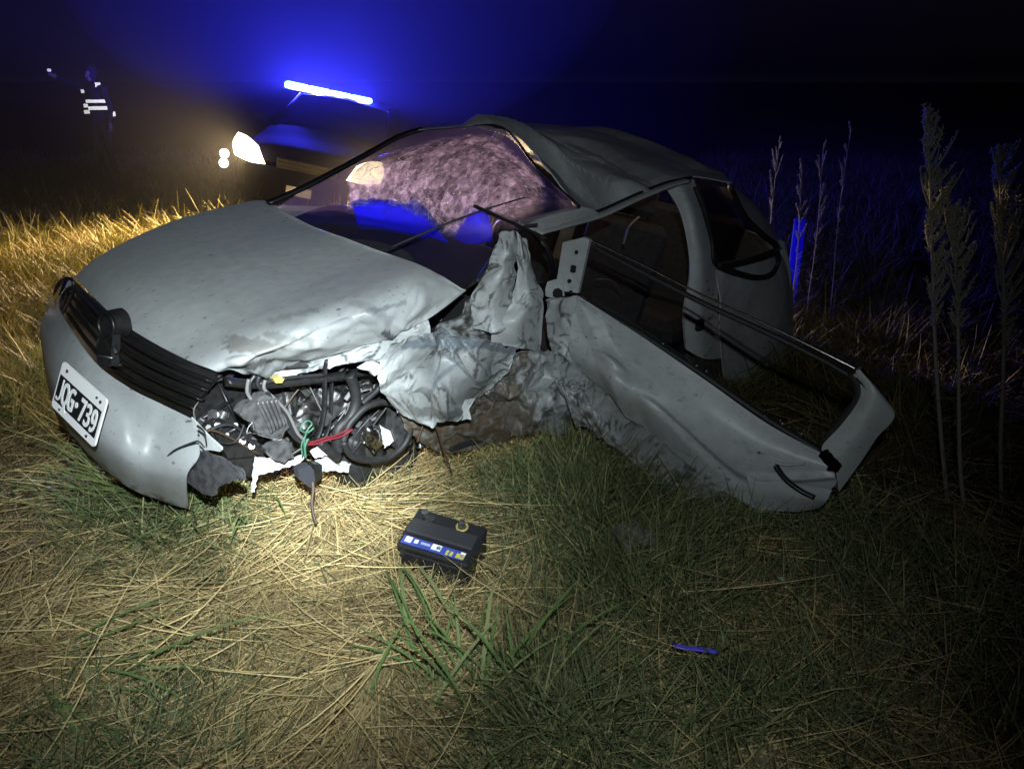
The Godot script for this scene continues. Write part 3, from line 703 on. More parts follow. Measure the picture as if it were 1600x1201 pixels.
func tube_into(st: SurfaceTool, pts: Array, r: float, sides := 8, flat := 1.0, taper := 1.0, n := 5) -> void:
	var line: Array = spread_line(pts, n) if pts.size() > 2 else pts
	var up := Vector3.UP
	var rings := []
	for i in line.size():
		var along: Vector3 = (line[mini(i + 1, line.size() - 1)] - line[maxi(i - 1, 0)]).normalized()
		if absf(along.dot(up)) > 0.95:
			up = Vector3.RIGHT if absf(along.x) < 0.9 else Vector3.FORWARD
		var side := along.cross(up).normalized()
		var over := side.cross(along).normalized()
		up = over
		var rr := r * lerpf(1.0, taper, float(i) / (line.size() - 1))
		var ring := []
		for k in sides:
			var a := TAU * k / sides
			ring.append(line[i] + side * cos(a) * rr + over * sin(a) * rr * flat)
		rings.append(ring)
	for i in rings.size() - 1:
		for k in sides:
			var a: Vector3 = rings[i][k]
			var b: Vector3 = rings[i][(k + 1) % sides]
			var c: Vector3 = rings[i + 1][k]
			var d: Vector3 = rings[i + 1][(k + 1) % sides]
			for v in [a, b, c, b, d, c]:
				st.add_vertex(v)
	for e in [0, rings.size() - 1]:
		for k in range(1, sides - 1):
			var f: Array = [rings[e][0], rings[e][k + 1], rings[e][k]] if e == 0 else [rings[e][0], rings[e][k], rings[e][k + 1]]
			for v in f:
				st.add_vertex(v)


func tool() -> SurfaceTool:
	var st := SurfaceTool.new()
	st.begin(Mesh.PRIMITIVE_TRIANGLES)
	st.set_smooth_group(0)
	return st


func done(st: SurfaceTool) -> ArrayMesh:
	st.generate_normals()
	return st.commit()


func tube(pts: Array, r: float, sides := 8, flat := 1.0, taper := 1.0) -> ArrayMesh:
	var st := tool()
	tube_into(st, pts, r, sides, flat, taper)
	return done(st)


func plate_into(st: SurfaceTool, pts: Array, thick: float, bend := 0.0) -> void:
	# a flat piece with this outline, cut from sheet of this thickness
	var c := Vector3.ZERO
	var nn := Vector3.ZERO
	for i in pts.size():
		c += pts[i]
		nn += (pts[i] as Vector3).cross(pts[(i + 1) % pts.size()])
	c /= pts.size()
	var nor := nn.normalized()
	var ax: Vector3 = pts[1] - pts[0]
	ax = (ax - nor * ax.dot(nor)).normalized()
	var ay := nor.cross(ax)
	var flat := PackedVector2Array()
	for p in pts:
		flat.append(Vector2((p - c).dot(ax), (p - c).dot(ay)))
	var tris := Geometry2D.triangulate_polygon(flat)
	st.set_smooth_group(-1)
	for side in [1.0, -1.0]:
		for t in range(0, tris.size(), 3):
			var f := [tris[t], tris[t + 1], tris[t + 2]]
			var a: Vector3 = pts[f[0]]
			var w: Vector3 = (pts[f[1]] - a).cross(pts[f[2]] - a)
			if w.dot(nor) * side > 0.0:
				f = [f[0], f[2], f[1]]
			for k in f:
				st.add_vertex(pts[k] + nor * side * thick * 0.5)
	for i in pts.size():
		var a: Vector3 = pts[i]
		var b: Vector3 = pts[(i + 1) % pts.size()]
		var h := nor * thick * 0.5
		for v in [a + h, b + h, b - h, a + h, b - h, a - h]:
			st.add_vertex(v)
	st.set_smooth_group(0)


func plate(pts: Array, thick: float) -> ArrayMesh:
	var st := tool()
	plate_into(st, pts, thick)
	return done(st)


func box_into(st: SurfaceTool, at: Vector3, size: Vector3, turn := Basis.IDENTITY, bevel := 0.0) -> void:
	if bevel <= 0.0:
		var b := BoxMesh.new()
		b.size = size
		st.append_from(b, 0, Transform3D(turn, at))
		return
	var h := size * 0.5
	var pts := []
	for sx in [-1.0, 1.0]:
		for sy in [-1.0, 1.0]:
			for sz in [-1.0, 1.0]:
				for k in 3:
					var v := Vector3(sx * h.x, sy * h.y, sz * h.z)
					for e in 3:
						if e != k:
							v[e] -= [sx, sy, sz][e] * bevel
					pts.append(v)
	hull_into(st, pts, Transform3D(turn, at))


func hull_into(st: SurfaceTool, pts: Array, tr: Transform3D) -> void:
	var shape := ConvexPolygonShape3D.new()
	shape.points = PackedVector3Array(pts)
	var m := convex(pts)
	st.append_from(m, 0, tr)


func convex(pts: Array) -> ArrayMesh:
	# convex body of few points: every plane that has all of them on one side is a face
	var st := SurfaceTool.new()
	st.begin(Mesh.PRIMITIVE_TRIANGLES)
	st.set_smooth_group(-1)
	var seen := {}
	var mid := Vector3.ZERO
	for p in pts:
		mid += p
	mid /= pts.size()
	for i in pts.size():
		for j in range(i + 1, pts.size()):
			for k in range(j + 1, pts.size()):
				var n: Vector3 = (pts[j] - pts[i]).cross(pts[k] - pts[i])
				if n.length() < 1e-9:
					continue
				n = n.normalized()
				if n.dot(pts[i] - mid) < 0.0:
					n = -n
				var d: float = n.dot(pts[i])
				var on := []
				var ok := true
				for q in pts.size():
					var e: float = n.dot(pts[q]) - d
					if e > 1e-5:
						ok = false
						break
					if e > -1e-5:
						on.append(q)
				var key := str(on)
				if not ok or seen.has(key):
					continue
				seen[key] = true
				var c := Vector3.ZERO
				for q in on:
					c += pts[q]
				c /= on.size()
				var ax: Vector3 = (pts[on[0]] - c).normalized()
				var ay := n.cross(ax)
				on.sort_custom(func(a, b): return atan2((pts[a] - c).dot(ay), (pts[a] - c).dot(ax)) > atan2((pts[b] - c).dot(ay), (pts[b] - c).dot(ax)))
				for q in range(1, on.size() - 1):
					for v in [on[0], on[q], on[q + 1]]:
						st.add_vertex(pts[v])
	st.generate_normals()
	return st.commit()


func box(at: Vector3, size: Vector3, bevel := 0.0, turn := Basis.IDENTITY) -> ArrayMesh:
	var st := SurfaceTool.new()
	st.begin(Mesh.PRIMITIVE_TRIANGLES)
	box_into(st, at, size, turn, bevel)
	return st.commit()


func cylinder_into(st: SurfaceTool, at: Vector3, axis: Vector3, r: float, length: float, sides := 20, r2 := -1.0) -> void:
	var c := CylinderMesh.new()
	c.bottom_radius = r
	c.top_radius = r if r2 < 0.0 else r2
	c.height = length
	c.radial_segments = sides
	c.rings = 0
	st.append_from(c, 0, Transform3D(turned_to(axis), at))


func cylinder(at: Vector3, axis: Vector3, r: float, length: float, sides := 20, r2 := -1.0) -> ArrayMesh:
	var st := SurfaceTool.new()
	st.begin(Mesh.PRIMITIVE_TRIANGLES)
	cylinder_into(st, at, axis, r, length, sides, r2)
	return st.commit()


func turned_to(axis: Vector3) -> Basis:
	var y := axis.normalized()
	var x := y.cross(Vector3.FORWARD if absf(y.z) < 0.9 else Vector3.RIGHT).normalized()
	return Basis(x, y, x.cross(y))


func torus(at: Vector3, axis: Vector3, r: float, thin: float) -> ArrayMesh:
	var t := TorusMesh.new()
	t.inner_radius = r - thin
	t.outer_radius = r + thin
	t.rings = 28
	t.ring_segments = 10
	var st := SurfaceTool.new()
	st.begin(Mesh.PRIMITIVE_TRIANGLES)
	st.append_from(t, 0, Transform3D(turned_to(axis), at))
	return st.commit()


# a body grown round bones: tapered capsules joined smoothly, meshed as surface nets
func flesh(bones: Array, cell: float, blend: float) -> ArrayMesh:
	var lo := Vector3.INF
	var hi := -Vector3.INF
	for b in bones:
		for e in 2:
			lo = lo.min(b[e] - Vector3.ONE * (b[2 + e] + 2.5 * cell))
			hi = hi.max(b[e] + Vector3.ONE * (b[2 + e] + 2.5 * cell))
	var n := Vector3i(((hi - lo) / cell).ceil()) + Vector3i.ONE
	var field := PackedFloat32Array()
	field.resize(n.x * n.y * n.z)
	field.fill(1.0)
	for b in bones:
		var reach: float = maxf(b[2], b[3]) + blend + 2.0 * cell
		var a0 := Vector3i((((b[0] as Vector3).min(b[1]) - lo - Vector3.ONE * reach) / cell).floor()).clamp(Vector3i.ZERO, n - Vector3i.ONE)
		var a1 := Vector3i((((b[0] as Vector3).max(b[1]) - lo + Vector3.ONE * reach) / cell).ceil()).clamp(Vector3i.ZERO, n - Vector3i.ONE)
		var ab: Vector3 = b[1] - b[0]
		var sq: Vector3 = b[4] if b.size() > 4 else Vector3.ONE
		for x in range(a0.x, a1.x + 1):
			for y in range(a0.y, a1.y + 1):
				for z in range(a0.z, a1.z + 1):
					var p := lo + Vector3(x, y, z) * cell
					var t := clampf((p - b[0]).dot(ab) / maxf(ab.length_squared(), 1e-9), 0.0, 1.0)
					var d: float = ((p - (b[0] + ab * t)) * sq).length() - lerpf(b[2], b[3], t)
					var at := (x * n.y + y) * n.z + z
					var h := clampf(0.5 + 0.5 * (field[at] - d) / blend, 0.0, 1.0)
					field[at] = lerpf(field[at], d, h) - blend * h * (1.0 - h)
	var ids := {}
	var pos := PackedVector3Array()
	for x in n.x - 1:
		for y in n.y - 1:
			for z in n.z - 1:
				var sum := Vector3.ZERO
				var hits := 0
				for e in 12:
					var axis := e / 4
					var u := e & 1
					var v := (e >> 1) & 1
					var a := Vector3i(x, y, z)
					a[(axis + 1) % 3] += u
					a[(axis + 2) % 3] += v
					var c := a
					c[axis] += 1
					var fa := field[(a.x * n.y + a.y) * n.z + a.z]
					var fc := field[(c.x * n.y + c.y) * n.z + c.z]
					if (fa < 0.0) != (fc < 0.0):
						sum += Vector3(a).lerp(Vector3(c), fa / (fa - fc))
						hits += 1
				if hits:
					ids[Vector3i(x, y, z)] = pos.size()
					pos.append(lo + sum / hits * cell)
	var idx := PackedInt32Array()
	for k in ids:
		for axis in 3:
			var g: Vector3i = k
			var c := g
			c[axis] += 1
			var fa := field[(g.x * n.y + g.y) * n.z + g.z]
			var fc := field[(c.x * n.y + c.y) * n.z + c.z]
			if (fa < 0.0) == (fc < 0.0):
				continue
			var du := Vector3i.ZERO
			var dv := Vector3i.ZERO
			du[(axis + 1) % 3] = -1
			dv[(axis + 2) % 3] = -1
			if not (ids.has(g + du) and ids.has(g + dv) and ids.has(g + du + dv)):
				continue
			var q := [ids[g], ids[g + du], ids[g + du + dv], ids[g + dv]]
			if fa < 0.0:
				idx.append_array([q[0], q[2], q[1], q[0], q[3], q[2]])
			else:
				idx.append_array([q[0], q[1], q[2], q[0], q[2], q[3]])
	var nor := PackedVector3Array()
	nor.resize(pos.size())
	for t in range(0, idx.size(), 3):
		var w := (pos[idx[t + 2]] - pos[idx[t]]).cross(pos[idx[t + 1]] - pos[idx[t]])
		for e in 3:
			nor[idx[t + e]] += w
	for k in nor.size():
		nor[k] = nor[k].normalized()
	return arrays(pos, nor, idx)


# ---------------------------------------------------------------- ground

func ground_at(x: float, z: float) -> float:
	var h := rough.get_noise_2d(x * 0.9, z * 0.9) * 0.06 + fine.get_noise_2d(x * 1.6, z * 1.6) * 0.015
	h += 0.13 * exp(-(pow((x + 0.72) / 0.42, 2.0) + pow((z + 2.62) / 0.3, 2.0)))    # straw pushed up by the nose
	h += 0.07 * exp(-(pow((x + 1.35) / 0.35, 2.0) + pow((z + 2.6) / 0.3, 2.0)))
	h -= 0.26 * exp(-(pow(x - 1.9, 2.0) + pow(z + 5.0, 2.0)) / 3.2)    # the dip the tail has slid into
	h -= 0.05 * smoothstep(9.0, 16.0, -z)
	return h


func on_ground(x: float, z: float, up := 0.0) -> Vector3:
	return Vector3(x, ground_at(x, z) + up, z)


func inside_wreck(x: float, z: float, grow := 0.0) -> bool:
	var p := car.transform.affine_inverse() * Vector3(x, 0.1, z)
	return p.x > 0.25 - grow and p.x < 3.9 + grow and -p.z > 0.3 - grow and -p.z < 1.55 + grow


func make_ground() -> void:
	var xs := []
	var zs := []
	for k in 111:
		var a := (k - 55) / 55.0
		xs.append(a * 6.0 + signf(a) * pow(absf(a), 6.0) * 300.0)
	for k in 121:
		var a := (k - 30) / 90.0
		zs.append(-(a * 16.0 + signf(a) * pow(absf(a), 7.0) * 400.0))
	var pos := PackedVector3Array()
	for z in zs:
		for x in xs:
			pos.append(on_ground(x, z))
	var nor := grid_normals(pos, zs.size(), xs.size())
	var idx := PackedInt32Array()
	var m := xs.size()
	for k in nor.size():
		if nor[k].y < 0.0:
			nor[k] = -nor[k]
	for i in zs.size() - 1:
		for j in m - 1:
			var a := i * m + j
			idx.append_array([a, a + m, a + 1, a + 1, a + m, a + m + 1])
	var o := put("ground", arrays(pos, nor, idx), mats.soil)
	o.set_meta("kind", "structure")


func strands(seed: int, n: int, spread: float, l0: float, l1: float, width: float, upright: float, bow: float, layer: float) -> ArrayMesh:
	# one tuft: ribbons that start in a disc and lie down or stand up
	var r := RandomNumberGenerator.new()
	r.seed = seed
	var pos := PackedVector3Array()
	var nor := PackedVector3Array()
	var col := PackedColorArray()
	var idx := PackedInt32Array()
	var segs := 4
	for k in n:
		var a := r.randf() * TAU
		var d := sqrt(r.randf()) * spread
		var p := Vector3(cos(a) * d, r.randf() * layer, sin(a) * d)
		var az := r.randf() * TAU
		var length := r.randf_range(l0, l1)
		var rise := clampf(upright * r.randf_range(0.55, 1.3), -0.05, 1.5)
		var droop := bow * r.randf_range(0.3, 1.4)
		var turn := r.randf_range(-0.5, 0.5) * bow
		var w := width * r.randf_range(0.55, 1.35)
		var tone := r.randf_range(0.55, 1.3)
		var hue := r.randf_range(-0.09, 0.09)
		var c := Color(tone * (1.0 + hue), tone, tone * (1.0 - hue))
		var tilt := r.randf_range(-1.0, 1.0)
		var at := pos.size()
		for s in segs + 1:
			var t := float(s) / segs
			var dir := Vector3(cos(az) * cos(rise), sin(rise), sin(az) * cos(rise))
			var side := dir.cross(Vector3.UP)
			side = side.normalized() if side.length() > 0.05 else Vector3(sin(az), 0, -cos(az))
			var face := side.cross(dir).normalized()
			side = (side * cos(tilt) + face * sin(tilt)).normalized()
			face = side.cross(dir).normalized()
			var ww := w * (1.0 - 0.85 * pow(t, 2.5)) * 0.5
			pos.append(p - side * ww)
			pos.append(p + side * ww)
			nor.append(face)
			nor.append(face)
			col.append(c)
			col.append(c)
			p += dir * length / segs
			rise -= droop / segs
			az += turn / segs
			if p.y < 0.004:
				p.y = 0.004
				rise = maxf(rise, 0.02)
		for s in segs:
			var b := at + s * 2
			idx.append_array([b, b + 2, b + 1, b + 1, b + 2, b + 3])
	return arrays(pos, nor, idx, col)


var lay_pos := PackedVector3Array()
var lay_nor := PackedVector3Array()
var lay_col := PackedColorArray()
var lay_idx := PackedInt32Array()
var laid := 0
var tris := 0

func start_laying(n: int, segs: int) -> void:
	lay_pos.resize(n * (segs + 1) * 2)
	lay_nor.resize(n * (segs + 1) * 2)
	lay_col.resize(n * (segs + 1) * 2)
	lay_idx.resize(n * segs * 6)
	laid = 0
	tris = 0


func lay(p: Vector3, az: float, length: float, rise: float, droop: float, w: float, tilt: float, segs: int, c: Color, floor_y: float) -> void:
	# one ribbon of grass or straw, added to the mesh being laid
	var step := length / segs
	var turn := tilt * 0.15
	var ct := cos(tilt)
	var sn := sin(tilt)
	for s in segs + 1:
		var t := float(s) / segs
		var cr := cos(rise)
		var ca := cos(az)
		var sa := sin(az)
		var dir := Vector3(ca * cr, sin(rise), sa * cr)
		var flat := Vector3(-sa, 0, ca)
		var over := flat.cross(dir)
		var side := flat * ct + over * sn
		var ww := w * 0.5 * (1.0 - 0.85 * t * t)
		var at := laid + s * 2
		lay_pos[at] = p - side * ww
		lay_pos[at + 1] = p + side * ww
		var face := over * ct - flat * sn
		lay_nor[at] = face
		lay_nor[at + 1] = face
		lay_col[at] = c
		lay_col[at + 1] = c
		if s < segs:
			lay_idx[tris] = at
			lay_idx[tris + 1] = at + 2
			lay_idx[tris + 2] = at + 1
			lay_idx[tris + 3] = at + 1
			lay_idx[tris + 4] = at + 2
			lay_idx[tris + 5] = at + 3
			tris += 6
		p += dir * step
		rise -= droop / segs
		az += turn
		if p.y < floor_y:
			p.y = floor_y
			rise = maxf(rise, 0.02)
	laid += (segs + 1) * 2


func finish_laying(called: String) -> void:
	lay_pos.resize(laid)
	lay_nor.resize(laid)
	lay_col.resize(laid)
	lay_idx.resize(tris)
	var o := put(called, arrays(lay_pos, lay_nor, lay_idx, lay_col), mats.blade)
	tag(o, GRASS_LABELS[called], "grass", "", "stuff")


const GRASS_LABELS := {"long_straw": "long bright straw stalks lying loose on top of the straw mat", "straw": "tangled dry straw lying over the verge in front of the wreck", "green_grass": "short green grass growing through the straw round the wreck", "verge_grass": "tall dry yellow grass of the field around and behind the wreck", "dead_litter": "brown dead grass litter between the straw and green blades"}

func scatter(called: String, meshes: Array, places: Array) -> void:
	# places: [Vector3 where, turn, size, lean, Color]; the copies are shared out among the tuft shapes
	var whole := Node3D.new()
	whole.name = numbered(called)
	add_child(whole, true)
	tag(whole, GRASS_LABELS[called], "grass", "", "stuff")
	for k in meshes.size():
		var some := []
		for i in range(k, places.size(), meshes.size()):
			some.append(places[i])
		var mm := MultiMesh.new()
		mm.transform_format = MultiMesh.TRANSFORM_3D
		mm.use_colors = true
		mm.mesh = meshes[k]
		mm.instance_count = some.size()
		for i in some.size():
			var p: Array = some[i]
			var b := Basis(Vector3(cos(p[1] * 3.7), 0, sin(p[1] * 3.7)), p[3]) * Basis(Vector3.UP, p[1])
			mm.set_instance_transform(i, Transform3D(b.scaled(Vector3.ONE * p[2]), p[0]))
			mm.set_instance_color(i, p[4])
		var o := MultiMeshInstance3D.new()
		o.name = "tufts"
		o.multimesh = mm
		o.material_override = mats.blade
		whole.add_child(o, true)
		o.set_meta("kind", "stuff")


func blob(x: float, z: float, list: Array) -> float:
	var s := 0.0
	for b in list:
		s = maxf(s, b[3] * exp(-(pow((x - b[0]) / b[2], 2.0) + pow((z - b[1]) / b[2], 2.0))))
	return s


func make_grass() -> void:
	var r := RandomNumberGenerator.new()
	r.seed = 77
	var green_spots := [[0.32, -2.85, 0.5, 1.0], [0.42, -2.3, 0.45, 0.75], [-1.45, -2.75, 0.32, 0.9], [-1.2, -2.5, 0.24, 0.9], [-0.95, -1.5, 0.3, 0.35], [0.15, -1.55, 0.28, 0.8], [0.7, -1.7, 0.4, 0.5], [0.9, -2.7, 0.6, 0.5], [1.2, -2.3, 0.6, 0.35]]
	var brown_spots := [[-0.35, -1.75, 0.32, 1.0], [-1.3, -1.75, 0.5, 0.7], [1.3, -2.0, 0.7, 0.8], [-2.3, -2.9, 0.7, 0.6]]
	var verge := []
	# straw, litter and green blades round the wreck, laid one by one
	for kind in [["dead_litter", 130000, 2], ["straw", 95000, 4], ["green_grass", 42000, 4]]:
		start_laying(kind[1], kind[2])
		var placed := 0
		var tries := 0
		var heap := Vector3.ZERO
		while placed < kind[1] and tries < kind[1] * 12:
			tries += 1
			var z := -1.0 - 5.0 * pow(r.randf(), 1.5)
			var x := r.randf_range(-1.0, 1.0) * (0.9 - z * 0.85)
			if inside_wreck(x, z, -0.22):
				continue
			var gr := blob(x, z, green_spots)
			var br := blob(x, z, brown_spots)
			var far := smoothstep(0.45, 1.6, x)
			var patchy := 0.5 + 0.5 * rough.get_noise_2d(x * 2.5 + 40.0, z * 2.5)
			var at := Vector3(x, ground_at(x, z), z)
			var y0 := at.y + 0.003
			if kind[0] == "straw":
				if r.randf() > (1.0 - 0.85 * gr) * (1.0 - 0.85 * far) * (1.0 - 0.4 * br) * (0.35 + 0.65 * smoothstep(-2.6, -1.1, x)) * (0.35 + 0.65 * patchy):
					continue
				var v := r.randf_range(0.45, 1.3)
				var hue := r.randf_range(-0.08, 0.08)
				# straws fall in swathes: neighbours share a direction
				var az := rough.get_noise_2d(x * 1.3, z * 1.3 + 20.0) * 5.0 + r.randfn(0.0, 0.75)
				at.y += r.randf_range(0.01, 0.085)
				lay(at, az, r.randf_range(0.08, 0.42) * (1.5 if r.randf() < 0.12 else 1.0), r.randfn(0.02, 0.12), r.randf_range(-0.05, 0.35), r.randf_range(0.002, 0.0052), r.randf_range(-1.2, 1.2), 4, Color(0.47 * v * (1.0 + hue), 0.36 * v, 0.165 * v * (1.0 - hue)), y0)
			elif kind[0] == "green_grass":
				if r.randf() > 0.9 * gr + 0.025 + 0.03 * far * patchy:
					continue
				var v := r.randf_range(0.5, 1.3)
				var c := Color(0.105, 0.13, 0.05) if r.randf() < 0.75 else Color(0.24, 0.24, 0.1)
				for q in 5:      # a few blades from one root
					if placed < kind[1]:
						lay(at + Vector3(r.randfn(0, 0.012), 0, r.randfn(0, 0.012)), r.randf() * TAU, r.randf_range(0.08, 0.22) * (1.0 + 0.9 * gr), r.randf_range(0.5, 1.4), r.randf_range(0.2, 1.6), r.randf_range(0.003, 0.0068), r.randf_range(-0.8, 0.8), 4, Color(c.r * v, c.g * v, c.b * v), y0)
						placed += 1
				placed -= 1
			else:
				var v := r.randf_range(0.4, 1.35)
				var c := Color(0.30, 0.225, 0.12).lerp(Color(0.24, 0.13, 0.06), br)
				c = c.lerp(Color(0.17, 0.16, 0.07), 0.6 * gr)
				c = c.lerp(Color(0.05, 0.04, 0.033), far)  # colour darkened to the right to stand for fading torch light
				at.y += r.randf_range(0.0, 0.04)
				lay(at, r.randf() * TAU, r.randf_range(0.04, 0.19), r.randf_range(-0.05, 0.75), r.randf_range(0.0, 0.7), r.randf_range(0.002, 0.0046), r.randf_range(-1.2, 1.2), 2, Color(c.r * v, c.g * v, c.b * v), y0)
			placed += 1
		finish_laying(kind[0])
	start_laying(2600, 5)
	for k in 2600:     # long bright stalks lying on top
		var z := -1.1 - 2.6 * r.randf()
		var x := r.randf_range(-2.3, 1.1)
		if inside_wreck(x, z, -0.2) or r.randf() < 0.6 * blob(x, z, green_spots) + 0.3 * smoothstep(0.2, 1.2, x):
			continue
		var v := r.randf_range(0.75, 1.35)
		lay(on_ground(x, z, r.randf_range(0.05, 0.13)), r.randf() * TAU, r.randf_range(0.2, 0.6), r.randfn(0.02, 0.12), r.randf_range(0.0, 0.4), r.randf_range(0.0025, 0.0045), r.randf_range(-1.0, 1.0), 5, Color(0.55 * v, 0.43 * v, 0.2 * v), ground_at(x, z) + 0.01)
	finish_laying("long_straw")
	for k in 900:
		var z := -2.8 - 3.4 * r.randf()
		var x := r.randf_range(-1.0, 1.0) * (1.0 - z * 0.9)
		if absf(x) > 1.5 and not inside_wreck(x, z):
			var v := r.randf_range(0.5, 1.0)
			verge.append([on_ground(x, z), r.randf() * TAU, r.randf_range(0.4, 0.8), r.randf_range(-0.3, 0.3), Color(0.12 * v, 0.095 * v, 0.05 * v)])
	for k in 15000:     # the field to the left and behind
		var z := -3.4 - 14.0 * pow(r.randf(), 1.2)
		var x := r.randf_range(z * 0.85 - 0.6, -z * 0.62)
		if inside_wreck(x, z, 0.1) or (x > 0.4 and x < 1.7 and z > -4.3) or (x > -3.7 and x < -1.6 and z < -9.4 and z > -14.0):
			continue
		if x > -1.0 and r.randf() < 0.35:
			continue
		var patchy := 0.5 + 0.5 * rough.get_noise_2d(x * 1.4 + 9.0, z * 1.4)
		var v := r.randf_range(0.65, 1.15)
		v *= lerpf(1.0, 0.45, smoothstep(-0.5, 2.0, x))  # right of the field painted darker, as if less light reached it
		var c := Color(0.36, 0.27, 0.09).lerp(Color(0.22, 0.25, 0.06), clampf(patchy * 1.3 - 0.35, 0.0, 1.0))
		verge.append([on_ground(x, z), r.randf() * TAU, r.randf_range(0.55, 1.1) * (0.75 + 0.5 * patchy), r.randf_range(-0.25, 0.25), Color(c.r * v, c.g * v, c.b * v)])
	var kinds := []
	for k in 3:
		kinds.append(strands(50 + k, 34, 0.15, 0.14, 0.46, 0.0075, 1.05, 0.8, 0.0))
	kinds.append(strands(55, 30, 0.2, 0.15, 0.4, 0.0075, 0.5, 0.5, 0.05))
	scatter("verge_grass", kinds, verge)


func leaf_blade(root: Vector3, az: float, length: float, width: float, rise: float, droop: float) -> ArrayMesh:
	# one long blade with a folded midrib
	var pos := []
	var p := Vector3.ZERO
	var n := 9
	var rows := []
	for s in n:
		var t := float(s) / (n - 1)
		var dir := Vector3(cos(az) * cos(rise), sin(rise), sin(az) * cos(rise))
		var side := Vector3(-sin(az), 0, cos(az))
		var face := side.cross(dir).normalized()
		var w := width * 0.5 * (0.55 + 0.9 * t) * (1.0 - pow(t, 3.0)) + 0.0004
		rows.append([root + p - side * w + face * w * 0.35, root + p, root + p + side * w + face * w * 0.35])
		p += dir * length / (n - 1)
		rise -= droop / (n - 1)
		if root.y + p.y < 0.02:
			rise = maxf(rise, 0.03)
	return patch(rows, {"sub": 1, "thick": 0.0004, "color": Color(1, 1, 1)})


func clump(at: Vector3, n: int, seed: int, l0: float, l1: float, width: float, az: float, spread: float, rise: float, label: String) -> void:
	var o := thing("long_grass_clump", at, label, "grass clump", "clumps of long green grass")
	var r := RandomNumberGenerator.new()
	r.seed = seed
	for k in n:
		var root := Vector3(r.randfn(0, 0.035) * (1.0 if n < 20 else 3.2), 0, r.randfn(0, 0.035) * (1.0 if n < 20 else 2.0))
		var m := mats["long_blade" if k % 3 else "long_blade_pale"] as Material
		put("blade", leaf_blade(root, az + r.randf_range(-spread, spread), r.randf_range(l0, l1), width * r.randf_range(0.6, 1.2), rise * r.randf_range(0.7, 1.15), r.randf_range(0.5, 1.5)), m, o)


func weed(base: Vector3, top: Vector3, head: float, full: float, seed: int, label: String, group := "") -> void:
	var o := thing("tall_weed", base, label, "weed", group)
	var r := RandomNumberGenerator.new()
	r.seed = seed
	var line := []
	for k in 6:
		var t := k / 5.0
		line.append((top - base) * t + Vector3(sin(t * 5.0 + seed) * 0.012, 0, 0) * (1.0 if k else 0.0))
	put("stem", tube(line, 0.010 if full > 0.6 else 0.005, 6, 1.0, 0.4), mats.weed, o)
	var path: Array = spread_line(line, 8)
	var leaves := tool()
	for k in 54:      # dead leaves hanging along the stem
		var p: Vector3 = path[int(r.randf_range(2, path.size() * (1.0 - head)))]
		var az := r.randf() * TAU
		var d := Vector3(cos(az), r.randf_range(-0.2, 1.2), sin(az)).normalized()
		tube_into(leaves, [p, p + d * r.randf_range(0.02, 0.06), p + d * r.randf_range(0.06, 0.1) + Vector3(0, -0.01, 0)], 0.0022, 4, 0.4, 0.3, 2)
	put("stem_leaves", done(leaves), mats.weed, o)
	var branches := int(66 * full)
	for k in branches:
		var t := 1.0 - head * (float(k) + r.randf()) / branches
		var p: Vector3 = path[int(t * (path.size() - 1))]
		var az := r.randf() * TAU
		var reach := (0.018 + 0.042 * sin(PI * clampf((1.0 - t) / head, 0.03, 0.9))) * r.randf_range(0.35, 1.35)
		var tip := p + Vector3(cos(az) * reach, reach * r.randf_range(1.3, 2.6), sin(az) * reach)
		var st := tool()
		tube_into(st, [p, (p + tip) * 0.5 + Vector3(cos(az), 0, sin(az)) * reach * 0.12, tip], 0.0042, 5, 1.0, 0.5, 3)
		for q in 18:
			var s := p.lerp(tip, r.randf_range(0.25, 1.05))
			var d := Vector3(r.randfn(), r.randfn() + 1.0, r.randfn()).normalized() * r.randf_range(0.008, 0.02)
			tube_into(st, [s, s + d * 0.5, s + d], 0.005, 4, 0.6, 0.4, 1)
		put("seed_branch", done(st), mats.weed, o)


# ---------------------------------------------------------------- the wreck

const PAINT := Color(0.50, 0.53, 0.545)

func offset(pts: Array, by: Vector3) -> Array:
	return pts.map(func(p): return p + by)


func ragged(pts: Array, amount: float, seed: int) -> Array:
	# the same outline with a torn, uneven edge
	var r := RandomNumberGenerator.new()
	r.seed = seed
	var out := []
	for i in pts.size():
		var a: Vector3 = pts[i]
		var b: Vector3 = pts[(i + 1) % pts.size()]
		var n := maxi(1, int((b - a).length() / (amount * 3.0)))
		var side := (b - a).normalized().cross(Vector3(0.47, -0.4, 0.0) + Vector3(0, 0, -0.75)).normalized()
		for k in n:
			out.append(a.lerp(b, float(k) / n) + (side * r.randf_range(-amount, amount) if k else Vector3.ZERO))
	return out


func disc(at: Vector3, axis: Vector3, r: float, thick := 0.004) -> ArrayMesh:
	return cylinder(at, axis, r, thick, 20)


